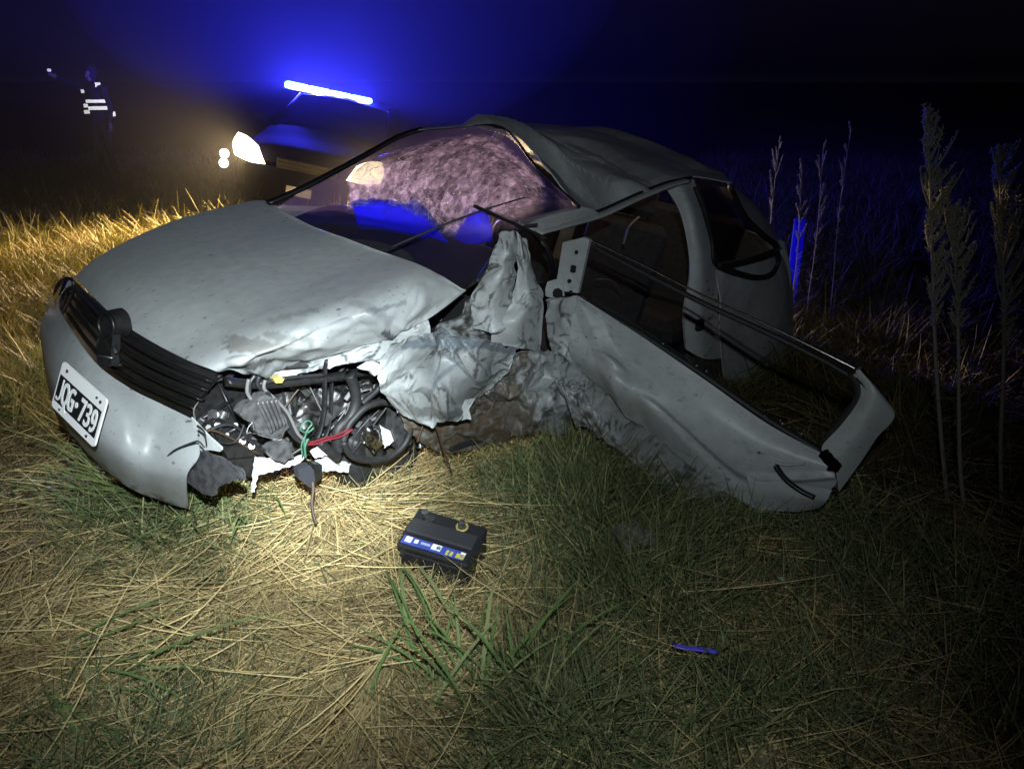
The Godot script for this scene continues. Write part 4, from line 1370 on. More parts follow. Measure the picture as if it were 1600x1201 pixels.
func make_wreck() -> void:
	car = thing("wrecked_car", CAR_AT, "wrecked white hatchback with crushed front wing, crazed windscreen and torn open door", "car")
	car.rotation = Vector3.ZERO
	car.basis = Basis(Vector3.UP, CAR_TURN.y) * Basis(Vector3.BACK, CAR_TURN.z) * Basis(Vector3.RIGHT, CAR_TURN.x)
	var toward := Vector3(-0.5, 0.45, 0.75).normalized()    # roughly out of the damaged corner

	# bonnet
	var smudge := Color(0.2, 0.19, 0.17)
	var grey := Color(0.28, 0.31, 0.34)
	var hood := put("bonnet", patch(HOOD, {"sub": 22, "folds": [[Vector2(0.02, 0.86), Vector2(0.3, 0.83), 0.05, 0.02], [Vector2(0.3, 0.83), Vector2(0.52, 0.8), 0.05, 0.022], [Vector2(0.52, 0.8), Vector2(0.6, 1.0), 0.045, -0.022], [Vector2(0.1, 0.8), Vector2(0.05, 1.0), 0.04, -0.02]], "amp": 0.022, "freq": 10.0, "seed": 3, "thick": 0.005, "color": PAINT,
		"weight": func(s, t): return 0.01 + smoothstep(0.7, 1.0, t) * smoothstep(0.0, 0.15, s) * (1.0 - 0.6 * smoothstep(0.75, 1.0, s)) * 1.0 + 0.5 * exp(-(pow((s - 0.2) / 0.12, 2.0) + pow((t - 0.78) / 0.1, 2.0))),
		"marks": [[Vector2(0.16, 0.72), Vector2(0.22, 0.82), 0.045, smudge, 0.65], [Vector2(0.25, 0.74), Vector2(0.3, 0.86), 0.02, smudge, 0.5], [Vector2(0.3, 0.7), Vector2(0.42, 0.74), 0.014, smudge, 0.4], [Vector2(0.52, 0.83), Vector2(0.7, 0.86), 0.012, grey, 0.8], [Vector2(0.08, 0.86), Vector2(0.13, 0.9), 0.02, Color(0.08, 0.08, 0.08), 0.85], [Vector2(0.56, 0.93), Vector2(0.6, 1.0), 0.014, Color(0.06, 0.06, 0.06), 0.9]]}), mats.pale_paint, car)
	# rolled back edge of the bonnet over the engine
	var lip := []
	for k in 3:
		var row := []
		for i in range(0, 5):
			var a: Vector3 = HOOD[i][5]
			var b: Vector3 = HOOD[i][4]
			row.append(a + (a - b).normalized() * [0.0, 0.02, 0.03][k] * (1.0 + 0.3 * (i % 2)) + Vector3(0, [0.0, -0.018, -0.05][k] * (0.5 + 0.22 * i) * (1.0 if i < 4 else 0.3), 0))
		lip.append(row)
	put("folded_edge", patch(lip, {"sub": 16, "amp": 0.02, "freq": 16.0, "seed": 6, "flake_shade": 0.9, "crisp": true, "torn": 0.008, "color": PAINT * 0.98, "thick": 0.004}), mats.crumpled_paint, hood)

	# front bumper with its cracks and broken end
	var bumper := put("front_bumper", patch(BUMPER, {"sub": 14, "amp": 0.004, "freq": 4.0, "seed": 8, "thick": 0.006, "color": PAINT * 0.68,
		"mud": func(s, t): return 0.62 * smoothstep(0.75, 1.05, s)}), mats.pale_paint, car)
	put("torn_tongue", patch(BUMPER_TONGUE, {"sub": 6, "thick": 0.006, "color": PAINT}), mats.pale_paint, bumper)
	for pts in [CRACK_A, CRACK_B]:
		put("crack", tube(nearest_on(BUMPER, pts), 0.0045, 6, 1.0, 0.4), mats.matt_black, bumper)

	# grille
	var grille := put("grille", patch(GRILLE_BACK, {"sub": 8, "thick": 0.01, "color": Color(0.02, 0.02, 0.02)}), mats.black_plastic, car)
	for pts in [SLAT_0, SLAT_1, SLAT_2, SLAT_3]:
		put("slat", tube(pts, 0.008, 8, 0.35), mats.black_trim, grille)
	put("end_trim", tube(GRILLE_END, 0.01, 8, 0.5), mats.black_trim, grille)
	var mount := holder("emblem_mount", car)
	var f := Vector3(-1, 0.12, 0.25)
	put("boss", cylinder(EMBLEM[1] + Vector3(0.005, 0.0, 0), f, 0.05, 0.05, 22, 0.044), mats.black_plastic, mount)
	put("ring", torus(EMBLEM[1] + Vector3(-0.025, 0.0, 0.01), f, 0.038, 0.006), mats.black_trim, mount)
	put("bracket", plate(ragged([EMBLEM[1] + Vector3(-0.01, -0.02, -0.05), EMBLEM[1] + Vector3(-0.01, -0.02, 0.05), EMBLEM[5] + Vector3(-0.02, 0, 0.0), EMBLEM[4] + Vector3(-0.03, -0.02, 0), EMBLEM[3] + Vector3(-0.02, 0.0, 0)], 0.006, 4), 0.025), mats.black_plastic, mount)
	put("clip", tube([EMBLEM[3], EMBLEM[4] + Vector3(-0.03, 0, 0), EMBLEM[5]], 0.009, 6, 0.6), mats.black_rubber, mount)
	put("clip", tube([EMBLEM[4] + Vector3(-0.045, 0.02, 0.0), EMBLEM[5] + Vector3(-0.03, 0.035, 0.015)], 0.006, 6, 0.6), mats.cast_metal, mount)
	put("clip", tube([EMBLEM[2] + Vector3(-0.02, -0.04, 0.0), EMBLEM[5] + Vector3(-0.02, 0.05, 0.02)], 0.008, 6, 0.6), mats.black_rubber, mount)

	# far headlamp
	var lamp := put("headlight", patch(HEADLAMP, {"sub": 8, "thick": 0.01, "color": Color(0.3, 0.3, 0.3)}), mats.lamp_chrome, car)
	put("rim", tube(HEADLAMP_RIM + [HEADLAMP_RIM[0]], 0.007, 8), mats.black_trim, lamp)
	put("lens", patch([offset(HEADLAMP[0], Vector3(-0.03, 0, 0)), offset(HEADLAMP[1], Vector3(-0.04, 0, 0)), offset(HEADLAMP[2], Vector3(-0.03, 0, 0))], {"sub": 8, "thick": 0.0}), mats.clear_glass, lamp)

	make_number_plate()
	make_glasshouse()
	make_near_side(toward)
	make_door()
	make_engine_bay(toward)
	make_far_side()
	make_cabin()


func nearest_on(rows: Array, pts: Array) -> Array:
	# slide points out along -x so that they lie on the sheet through ROWS
	var out := []
	for p in pts:
		var best := INF
		var x := 0.0
		for i in rows.size() - 1:
			for j in rows[0].size() - 1:
				for a in 6:
					for b in 6:
						var q: Vector3 = (rows[i][j] as Vector3).lerp(rows[i][j + 1], b / 6.0).lerp((rows[i + 1][j] as Vector3).lerp(rows[i + 1][j + 1], b / 6.0), a / 6.0)
						var d := Vector2(q.y - p.y, q.z - p.z).length()
						if d < best:
							best = d
							x = q.x
		out.append(Vector3(x - 0.006, p.y, p.z))
	return out


func make_number_plate() -> void:
	# white on black, between white bands
	var c: Vector3 = (PLATE[0] + PLATE[1] + PLATE[2] + PLATE[3]) / 4.0
	var x: Vector3 = (PLATE[1] - PLATE[0] + PLATE[2] - PLATE[3]).normalized()
	var z := x.cross(PLATE[0] - PLATE[3]).normalized()
	var y := z.cross(x)
	var o := holder("number_plate", car)
	o.transform = Transform3D(Basis(x, y, z), c)
	var w := 0.325
	var h := 0.158
	var back := tool()
	var pts := []
	for a in [[-1, -1], [1, -1], [1, 1], [-1, 1]]:
		for k in 4:
			var q: float = [PI, PI * 1.5, 0.0, PI * 0.5][[[-1, -1], [1, -1], [1, 1], [-1, 1]].find(a)] + k * PI / 6.0
			pts.append(Vector3(a[0] * (w / 2 - 0.014) + cos(q) * 0.014, a[1] * (h / 2 - 0.014) + sin(q) * 0.014, 0))
	plate_into(back, pts, 0.006)
	put("plate_back", done(back), mats.plate_white, o)
	put("black_field", box(Vector3(0, -0.008, 0.0038), Vector3(w - 0.02, 0.09, 0.0016), 0.0006), mats.plate_black, o)
	var font := SystemFont.new()
	font.font_names = PackedStringArray(["Droid Sans"])
	font.font_weight = 700
	var mono := SystemFont.new()
	mono.font_names = PackedStringArray(["Droid Sans Mono"])
	mono.font_weight = 700
	for a in [["J", -0.126], ["Q", -0.085], ["G", -0.04], ["7", 0.042], ["3", 0.083], ["9", 0.125]]:
		var t := TextMesh.new()
		t.text = a[0]
		t.font = mono if a[0] == "J" else font
		t.font_size = 96
		t.pixel_size = 0.00105
		t.depth = 0.0016
		var l := put("letter", t, mats.plate_white, o)
		l.position = Vector3(a[1], -0.008, 0.0054)
		l.scale = Vector3(0.72, 1.02, 1.0)
	put("dot", disc(Vector3(0, -0.008, 0.0052), Vector3.BACK, 0.0095, 0.002), mats.plate_white, o)
	for a in [[-0.115, 0.061, 0.011], [0.105, 0.062, 0.008], [0.132, 0.059, 0.01], [-0.1, -0.066, 0.007], [0.105, -0.066, 0.009]]:
		put("bolt", cylinder(Vector3(a[0], a[1], 0.0045), Vector3.BACK, a[2] * 0.55, 0.004, 8), mats.dusty_black, o)


func make_glasshouse() -> void:
	# windscreen: a clear sheet with the crazed film in front of it, wipers and frame
	var screen := put("windscreen", patch(WINDSHIELD, {"sub": 10, "amp": 0.006, "freq": 5.0, "seed": 21, "thick": 0.0}), mats.hazy_glass, car)
	put("crazed_layer", patch(CRAZED, {"sub": 20, "amp": 0.006, "freq": 13.0, "seed": 22, "torn": 0.012, "fade": 0.12, "thick": 0.0}), mats.crazed_glass, screen)
	put("crack_web", crack_web(), mats.crack_white, screen).set_meta("kind", "stuff")
	for rows in [PAINTED_GLOW, PAINTED_GLOW_B]:
		put("painted_glow_sheet", patch(rows, {"sub": 12, "amp": 0.03, "freq": 6.0, "seed": 23, "torn": 0.02, "thick": 0.0}), mats.painted_glow_sheet, car)  # added sheets, with the light bar's blue put into their colour
	for w in [[WIPER_0, 0.009], [WIPER_1, 0.013], [WIPER_2, 0.01]]:
		put("wiper", tube(w[0], w[1], 6, 0.6, 0.6), mats.black_rubber, car)
	put("far_pillar", tube(FAR_PILLAR, 0.02, 10, 0.7), mats.black_trim, car)
	put("header_seal", tube(HEADER, 0.009, 8, 0.6), mats.black_rubber, car)
	var roof := put("roof", patch(ROOF, {"sub": 18, "amp": 0.03, "freq": 5.0, "seed": 13, "crisp": true, "folds": [[Vector2(0.0, 0.42), Vector2(0.33, 0.93), 0.1, 0.04], [Vector2(0.12, 0.3), Vector2(0.4, 0.9), 0.09, -0.045], [Vector2(0.42, 0.55), Vector2(0.62, 1.0), 0.07, 0.025], [Vector2(0.6, 0.2), Vector2(0.85, 0.75), 0.08, -0.025]], "thick": 0.006, "color": PAINT * 1.1,
		"weight": func(s, t): return 0.35 + 1.1 * smoothstep(0.45, 0.95, t) * exp(-pow((s - 0.25) / 0.28, 2.0))}), mats.pale_paint, car)
	put("gutter_seal", tube(DOOR_RAIL_SEAL, 0.012, 8, 0.6), mats.black_rubber, roof)
	put("door_rail", tube(DOOR_RAIL, 0.024, 10, 0.4), mats.roof_paint, roof)
	put("windscreen_pillar", patch(PILLAR_STUB, {"sub": 8, "amp": 0.006, "freq": 8.0, "seed": 4, "thick": 0.012, "color": PAINT}), mats.crumpled_paint, car)
	put("centre_pillar", patch(CENTRE_PILLAR, {"sub": 10, "amp": 0.004, "freq": 7.0, "seed": 14, "thick": 0.02, "color": PAINT * 1.1}), mats.pale_paint, car)
	put("latch", box((CENTRE_PILLAR[4][1] as Vector3) + Vector3(-0.05, -0.03, 0.02), Vector3(0.05, 0.06, 0.03), 0.008), mats.matt_black, car)
	put("quarter_window", patch(QUARTER_GLASS, {"sub": 6, "thick": 0.0}), mats.tinted_glass, car)
	put("quarter_seal", tube(QUARTER_SEAL, 0.02, 8, 0.7), mats.black_rubber, car)
	put("loose_seal", tube(LOOSE_SEAL, 0.014, 8), mats.black_rubber, car)
	put("rear_pillar", patch(REAR_PILLAR, {"sub": 8, "thick": 0.012, "color": PAINT * 0.85}), mats.pale_paint, car)
	put("quarter_panel", patch(QUARTER_PANEL, {"sub": 12, "amp": 0.014, "freq": 4.5, "seed": 15, "thick": 0.008, "color": PAINT * 1.0,
		"mud": func(s, _t): return 0.6 * smoothstep(0.7, 1.0, s)}), mats.pale_paint, car)


func crack_web() -> ArrayMesh:
	# long cracks that wander over the crazed part of the windscreen
	var r := RandomNumberGenerator.new()
	r.seed = 64
	var st := tool()
	for k in 46:
		var a := Vector2(r.randf_range(0.1, 2.8), r.randf_range(0.15, 4.6))
		var d := Vector2.from_angle(r.randf() * TAU)
		var pts := []
		for q in int(r.randf_range(4, 10)):
			if a.x < 0.1 or a.x > 2.9 or a.y < 0.1 or a.y > 4.8:
				break
			var i := int(a.x)
			var j := int(a.y)
			var f := Vector2(a.x - i, a.y - j)
			pts.append((CRAZED[i][j] as Vector3).lerp(CRAZED[i][j + 1], f.y).lerp((CRAZED[i + 1][j] as Vector3).lerp(CRAZED[i + 1][j + 1], f.y), f.x) + Vector3(-0.008, 0.006, 0.003))
			d = d.rotated(r.randfn(0, 0.45))
			a += d * Vector2(0.11, 0.16)
		if pts.size() > 2:
			tube_into(st, pts, r.randf_range(0.0008, 0.0022), 4, 0.6, 0.5, 1)
	return done(st)


func make_near_side(toward: Vector3) -> void:
	var bare := Color(0.17, 0.2, 0.23)
	var wing := put("front_wing", patch(FENDER, {"sub": 26, "amp": 0.036, "freq": 14.0, "seed": 31, "flake_shade": 0.9, "crisp": true, "torn": 0.014, "thick": 0.005, "color": PAINT * 0.72,
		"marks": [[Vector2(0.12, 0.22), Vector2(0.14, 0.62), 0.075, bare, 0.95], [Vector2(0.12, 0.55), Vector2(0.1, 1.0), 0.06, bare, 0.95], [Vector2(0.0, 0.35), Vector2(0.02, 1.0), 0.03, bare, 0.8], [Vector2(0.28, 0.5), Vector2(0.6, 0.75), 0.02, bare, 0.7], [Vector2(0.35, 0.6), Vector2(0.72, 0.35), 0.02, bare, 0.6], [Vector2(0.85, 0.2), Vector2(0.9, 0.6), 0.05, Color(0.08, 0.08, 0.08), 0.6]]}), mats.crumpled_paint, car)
	put("torn_tail", patch(FENDER_TAIL, {"sub": 12, "amp": 0.014, "freq": 16.0, "seed": 33, "flake_shade": 0.9, "crisp": true, "color": PAINT}), mats.crumpled_paint, wing)
	put("mounting_hole", disc((FENDER[0][0] as Vector3) + Vector3(0.03, -0.035, 0.012), toward, 0.008, 0.02), mats.matt_black, wing)
	put("lifting_eye", torus(LIFTING_EYE[0], toward, 0.015, 0.0045), mats.bright_metal, car)
	put("scuttle", patch(COWL, {"sub": 20, "amp": 0.024, "freq": 14.0, "seed": 34, "flake_shade": 0.9, "crisp": true, "torn": 0.006, "thick": 0.006, "color": PAINT * 0.9,
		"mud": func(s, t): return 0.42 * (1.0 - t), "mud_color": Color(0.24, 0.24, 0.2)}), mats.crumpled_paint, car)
	put("pillar_foot", patch(COWL_SIDE, {"sub": 14, "amp": 0.016, "freq": 12.0, "seed": 36, "flake_shade": 0.9, "crisp": true, "torn": 0.004, "thick": 0.006, "color": PAINT * 0.88}), mats.crumpled_paint, car)
	put("inner_wing", patch(INNER_WING, {"sub": 14, "amp": 0.022, "freq": 15.0, "seed": 37, "flake_shade": 0.9, "crisp": true, "thick": 0.004, "color": PAINT * 0.7,
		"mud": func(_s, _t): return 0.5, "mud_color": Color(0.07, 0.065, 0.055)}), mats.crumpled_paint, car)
	put("sill", patch(SILL, {"sub": 26, "amp": 0.055, "freq": 21.0, "seed": 38, "flake_shade": 0.9, "crisp": true, "torn": 0.015, "squash": Vector2(0.7, 1.2), "thick": 0.006, "color": PAINT * 0.6,
		"mud": func(s, t): return 0.62 * (1.0 - smoothstep(0.2, 0.6, t)) + 0.3 * smoothstep(0.3, 1.0, s) + 0.12, "mud_color": Color(0.17, 0.145, 0.12)}), mats.crumpled_paint, car)
	put("arch_liner", patch(ARCH_LINER, {"sub": 14, "amp": 0.02, "freq": 12.0, "seed": 39, "torn": 0.01, "crisp": true, "color": PAINT * 0.45, "mud": func(_s, _t): return 0.62, "mud_color": Color(0.15, 0.115, 0.08)}), mats.crumpled_paint, car)
	put("side_sill", patch([[Vector3(1.75, 0.36, -0.12), Vector3(2.4, 0.36, -0.08), Vector3(3.05, 0.38, -0.06)], [Vector3(1.75, 0.25, -0.06), Vector3(2.4, 0.24, -0.02), Vector3(3.05, 0.24, -0.02)], [Vector3(1.75, 0.12, -0.14), Vector3(2.4, 0.1, -0.1), Vector3(3.05, 0.1, -0.1)]], {"sub": 6, "thick": 0.01}), mats.dusty_black, car)
	var crumbs := SurfaceTool.new()
	crumbs.begin(Mesh.PRIMITIVE_TRIANGLES)
	var cr := RandomNumberGenerator.new()
	cr.seed = 90
	for k in 70:
		var belt: Vector3 = (DOOR_BELT_SEAL[k % 4] as Vector3).lerp(DOOR_BELT_SEAL[k % 4 + 1], cr.randf())
		var at: Vector3 = belt + Vector3(0.0, 0.018, 0) if k % 2 else (CENTRE_PILLAR[3 + k % 3][1] as Vector3).lerp(CENTRE_PILLAR[4][2], cr.randf()) + Vector3(-0.02, 0.0, 0.02)
		var b := BoxMesh.new()
		b.size = Vector3(0.005, 0.004, 0.006) * cr.randf_range(0.6, 1.5)
		crumbs.append_from(b, 0, Transform3D(Basis(Vector3(cr.randfn(), cr.randfn(), cr.randfn()).normalized(), cr.randf() * TAU), at + Vector3(cr.randfn(), cr.randfn(), cr.randfn()) * 0.008))
	put("glass_crumbs", crumbs.commit(), mats.bright_metal, car).set_meta("kind", "stuff")
	for a in [["strap", STRAP, 0.007], ["strap", STRAP_B, 0.006]]:
		put(a[0], tube(a[1], a[2], 6, 0.5), mats.brown_lead, car)


func make_door() -> void:
	var door := holder("open_door", car)
	var skin := put("outer_panel", patch(DOOR_SKIN, {"sub": 18, "folds": [[Vector2(0.1, 0.05), Vector2(0.5, 0.2), 0.07, 0.022], [Vector2(0.5, 0.2), Vector2(1.0, 0.33), 0.08, 0.028], [Vector2(0.62, 0.4), Vector2(0.8, 0.75), 0.06, -0.014], [Vector2(0.7, 0.8), Vector2(0.45, 0.97), 0.05, 0.014]], "amp": 0.008, "freq": 4.5, "seed": 41, "thick": 0.006, "color": PAINT * 0.92,
		"weight": func(s, t): return 0.3 + 0.9 * smoothstep(0.5, 1.0, s) + 0.5 * smoothstep(0.3, 0.0, t),
		"mud": func(s, t): return 0.30 + 0.1 * smoothstep(0.8, 1.0, s) - 0.1 * t, "mud_color": Color(0.34, 0.36, 0.36)}), mats.pale_paint, door)
	skin.set_meta("label", "dented pale outer skin of the open door")
	put("bent_corner", patch(DOOR_CORNER, {"sub": 10, "amp": 0.006, "freq": 6.0, "seed": 42, "color": PAINT * 0.9}), mats.pale_paint, door)
	put("crushed_edge", patch(DOOR_LOWER, {"sub": 26, "amp": 0.036, "freq": 19.0, "seed": 43, "flake_shade": 0.9, "crisp": true, "torn": 0.012, "squash": Vector2(0.55, 1.25), "thick": 0.006, "color": PAINT * 0.66,
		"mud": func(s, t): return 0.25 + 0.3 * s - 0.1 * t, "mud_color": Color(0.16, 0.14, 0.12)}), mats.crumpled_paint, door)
	put("hinge_face", patch(DOOR_EDGE, {"sub": 14, "amp": 0.022, "freq": 13.0, "seed": 44, "flake_shade": 0.9, "crisp": true, "torn": 0.006, "color": PAINT * 0.9}), mats.crumpled_paint, door)
	put("mirror_post", plate(DOOR_MIRROR_POST, 0.02), mats.roof_paint, door)
	for k in 4:
		put("post_hole", box(POST_HOLES[k], Vector3(0.02, [0.016, 0.03, 0.016, 0.014][k], [0.012, 0.022, 0.014, 0.012][k]), 0.004), mats.matt_black, door)
	put("torn_bracket", plate(ragged(DOOR_BRACKET, 0.008, 5), 0.008), mats.roof_paint, door)
	put("bracket_gap", plate(ragged(DOOR_BRACKET.map(func(p): return (p as Vector3).lerp(DOOR_BRACKET[3], 0.5) + Vector3(-0.012, 0, 0.0)), 0.004, 6), 0.006), mats.matt_black, door)
	put("top_rail", tube(DOOR_TOP_RAIL, 0.006, 8, 0.7), mats.bright_metal, door)
	put("top_seal", tube(DOOR_TOP_SEAL, 0.014, 8, 0.8), mats.black_rubber, door)
	put("belt_seal", tube(DOOR_BELT_SEAL, 0.018, 8, 0.8), mats.black_rubber, door)
	put("rear_post", patch(DOOR_REAR_POST, {"sub": 10, "amp": 0.004, "freq": 6.0, "seed": 45, "thick": 0.03, "color": PAINT * 0.95}), mats.pale_paint, door)
	put("rear_seal", tube(DOOR_REAR_SEAL, 0.018, 8), mats.black_rubber, door)
	put("handle", tube(DOOR_HANDLE, 0.016, 8, 0.6, 0.8), mats.black_trim, door)
	put("handle_lip", tube(DOOR_HANDLE_LIP, 0.012, 8, 0.5, 0.6), mats.roof_paint, door)
	# inner trim of the door, some centimetres behind the skin
	var inner := []
	for i in [0, 1, 2, 3]:
		var row := []
		for p in DOOR_SKIN[i]:
			row.append((p as Vector3) + Vector3(0.085, 0.0, 0.018) + Vector3(0, -0.015 if i == 0 else 0.02 if i == 3 else 0.0, 0))
		inner.append(row)
	put("inner_trim", patch(inner, {"sub": 6, "thick": 0.02, "color": Color(0.03, 0.03, 0.03)}), mats.dark_cloth, door)


func make_engine_bay(toward: Vector3) -> void:
	var r := RandomNumberGenerator.new()
	r.seed = 15
	var bay := put("engine_bay", patch(ENGINE_BAY, {"sub": 34, "amp": 0.06, "freq": 17.0, "seed": 51, "thick": 0.01, "color": Color(0.085, 0.082, 0.08),
		"mud": func(_s, _t): return 0.5, "mud_color": Color(0.025, 0.024, 0.024)}), mats.engine_mess, car)
	# loose parts of the engine that stick out of the wrecked bay
	for k in 110:
		var i := r.randi_range(0, 2)
		var j := r.randi_range(0, 3)
		var a: Vector3 = (ENGINE_BAY[i][j] as Vector3).lerp(ENGINE_BAY[i][j + 1], r.randf())
		var at := a.lerp(ENGINE_BAY[i + 1][j], r.randf()) + toward * r.randf_range(0.045, 0.12)
		var turn := Basis(Vector3(r.randfn(), r.randfn(), r.randfn()).normalized(), r.randf() * TAU)
		var m: Material = mats[["engine_dark", "black_plastic", "cast_metal", "grey_plastic", "dusty_black", "bay_grey"][r.randi_range(0, 5)]]
		if k % 3 == 0:
			put("engine_fitting", cylinder(at, turn.x, r.randf_range(0.008, 0.022), r.randf_range(0.03, 0.09), 14), m, bay)
		elif k % 3 == 1:
			put("engine_fitting", box(at, Vector3(r.randf_range(0.012, 0.05), r.randf_range(0.01, 0.035), r.randf_range(0.008, 0.02)), 0.003, turn), m, bay)
		else:
			put("engine_fitting", plate(ragged([at, at + turn.x * r.randf_range(0.02, 0.055), at + turn.x * 0.03 + turn.y * r.randf_range(0.015, 0.035), at + turn.y * 0.03], 0.005, k), 0.003), m, bay)
	for k in 30:
		var i := r.randi_range(0, 2)
		var j := r.randi_range(0, 3)
		var a: Vector3 = (ENGINE_BAY[i][j] as Vector3) + toward * r.randf_range(0.05, 0.14)
		var b: Vector3 = (ENGINE_BAY[r.randi_range(0, 3)][clampi(j + r.randi_range(-1, 1), 0, 4)] as Vector3) + toward * r.randf_range(0.04, 0.13)
		var m1 := a.lerp(b, 0.35) + Vector3(r.randfn(0, 0.04), r.randfn(0, 0.05), 0) + toward * 0.02
		var m2 := a.lerp(b, 0.7) + Vector3(r.randfn(0, 0.04), -absf(r.randfn(0, 0.05)), 0)
		put("loose_cable", tube([a, m1, m2, b], r.randf_range(0.0022, 0.007), 6), mats[["black_insulation", "black_rubber", "grey_insulation", "black_insulation", "brown_lead"][k % 5]], bay)
	put("support_beam", tube(SUPPORT_BEAM, 0.022, 8, 0.7), mats.black_plastic, car)
	put("support_beam", tube(SUPPORT_UPPER, 0.03, 8, 0.6), mats.engine_dark, car)
	var br := put("lamp_bracket", plate(BRACKET, 0.015), mats.black_plastic, car)
	for k in 7:
		put("reflective_stud", disc(BRACKET_HOLES[k] + toward * 0.006, toward, [0.007, 0.006, 0.007, 0.008, 0.011, 0.011, 0.006][k], 0.01), [mats.cast_metal, mats.cast_metal, mats.cast_metal, mats.grey_plastic, mats.reflector_white, mats.reflector_white, mats.grey_plastic][k], br)
	for k in 4:
		var a: Vector3 = BRACKET[(k * 2 + 1) % 8]
		put("bracket_rib", tube([a + toward * 0.01, (BRACKET[(k * 2 + 4) % 8] as Vector3).lerp(a, 0.35) + toward * 0.02], 0.007, 6), mats.black_trim, br)
	var abox := put("air_box", plate(ragged(AIR_BOX, 0.006, 9), 0.04), mats.grey_plastic, car)
	for pts in [AIR_RIB_0, AIR_RIB_1, AIR_RIB_2, AIR_RIB_3, AIR_RIB_4]:
		put("rib", tube(offset(pts, toward * 0.016), 0.006, 6), mats.grey_plastic, abox)
	put("torn_flange", plate(ragged(BRACKET_TRIM, 0.005, 10), 0.003), mats.white_plastic, abox)
	put("air_box_foot", plate(ragged(AIR_BOX_LOWER, 0.006, 11), 0.03), mats.grey_plastic, car)
	put("dark_panel", plate(DARK_PANEL, 0.006), mats.black_plastic, car)
	var shard := []
	for p in ragged(TORN_SHARD, 0.006, 12):
		shard.append(p)
	put("torn_shard", plate(shard, 0.006), mats.shard_black, car)
	put("bumper_remnant", plate(ragged(WHITE_REMNANT, 0.003, 13), 0.004), mats.white_plastic, car)
	put("bumper_remnant", plate(ragged(WHITE_REMNANT_B, 0.003, 14), 0.004), mats.white_plastic, car)
	put("bumper_remnant", plate(ragged(GREY_REMNANT, 0.004, 15), 0.004), mats.roof_paint, car)
	var plug := put("cable_plug", plate(CONNECTOR, 0.03), mats.plug_grey, car)
	put("plug_body", plate(CONNECTOR_BODY, 0.03), mats.black_plastic, plug)
	put("dangling_lead", tube(DANGLING_LEAD, 0.007, 6, 1.0, 0.7), mats.brown_lead, car)
	for a in [[RED_WIRE, 0.0036, "red"], [offset(RED_WIRE, Vector3(0.01, -0.008, 0.004)), 0.0042, "red"], [GREEN_WIRE, 0.003, "green"], [GREEN_WIRE_B, 0.003, "green"], [offset(GREEN_WIRE_B, Vector3(0.012, -0.01, 0.002)), 0.004, "green"], [BLACK_WIRE, 0.007, "black"], [BLACK_WIRE_B, 0.008, "black"], [offset(BLACK_WIRE_B, Vector3(0.016, -0.012, 0.01)), 0.006, "grey"], [GREY_WIRE, 0.006, "grey"], [CABLE_ARC, 0.006, "black"]]:
		put(a[2] + "_cable", tube(a[0], a[1], 7), mats[a[2] + "_insulation"], car)
	put("hose", tube(BLACK_HOSE, 0.020, 10), mats.black_rubber, car)
	put("hose", tube(COOLANT_HOSE, 0.017, 10), mats.black_rubber, car)
	put("hose", tube(HOSE_STUB, 0.011, 8), mats.black_rubber, car)
	put("trim_bar", tube(BAR_TRIM, 0.013, 8, 0.5), mats.black_plastic, car)
	put("trim_bar", tube(BAR_TRIM_B, 0.011, 8, 0.5), mats.black_plastic, car)
	put("rubber_loop", tube(RUBBER_LOOP, 0.013, 10, 1.0), mats.black_rubber, car)
	var hub := put("hub", patch([[HUB_METAL[7], HUB_METAL[0], HUB_METAL[1]], [HUB_METAL[6], (HUB_METAL[0] + HUB_METAL[4]) / 2 + toward * 0.02, HUB_METAL[2]], [HUB_METAL[5], HUB_METAL[4], HUB_METAL[3]]], {"sub": 12, "amp": 0.02, "freq": 20.0, "seed": 60}), mats.bright_metal, car)
	put("hub_cap", plate(ragged([HUB_METAL[1] + toward * 0.03, HUB_METAL[2] + toward * 0.03, HUB_METAL[3] + toward * 0.03, HUB_METAL[4] + toward * 0.02, (HUB_METAL[1] + HUB_METAL[4]) / 2 + toward * 0.03], 0.004, 17), 0.004), mats.white_plastic, hub)
	put("strut", plate(STRUT, 0.05), mats.engine_dark, car)
	put("yellow_clip", plate(ragged(YELLOW_CLIP, 0.004, 18), 0.02), mats.yellow_plastic, car)
	put("yellow_clip", plate(ragged(YELLOW_CLIP_B, 0.004, 19), 0.02), mats.yellow_plastic, car)
	put("white_clip", plate(ragged(WHITE_CLIP, 0.008, 20), 0.02), mats.white_plastic, car)
	# the engine and the folded wheel behind it all
	put("engine_block", box(Vector3(0.85, 0.5, -0.95), Vector3(0.5, 0.4, 0.7), 0.03), mats.engine_dark, car)
	wheel("front_wheel", Vector3(0.95, 0.27, -0.42), Vector3(0.35, 0.15, 1.0))
	wheel("front_wheel", Vector3(0.78, 0.28, -1.5), Vector3(0, 0, 1))
	wheel("rear_wheel", Vector3(3.25, 0.28, -0.2), Vector3(0, 0, 1))
	wheel("rear_wheel", Vector3(3.25, 0.28, -1.5), Vector3(0, 0, 1))


func wheel(called: String, at: Vector3, axis: Vector3, parent: Node = car) -> void:
	var o := holder(called, parent)
	var t := TorusMesh.new()
	t.inner_radius = 0.175
	t.outer_radius = 0.285
	t.rings = 32
	t.ring_segments = 12
	var st := SurfaceTool.new()
	st.begin(Mesh.PRIMITIVE_TRIANGLES)
	st.append_from(t, 0, Transform3D(turned_to(axis).scaled_local(Vector3(1, 1.55, 1)), at))
	put("tyre", st.commit(), mats.black_rubber, o)
	var rim := SurfaceTool.new()
	rim.begin(Mesh.PRIMITIVE_TRIANGLES)
	cylinder_into(rim, at, axis, 0.185, 0.12, 28)
	put("rim", rim.commit(), mats.cast_metal, o)


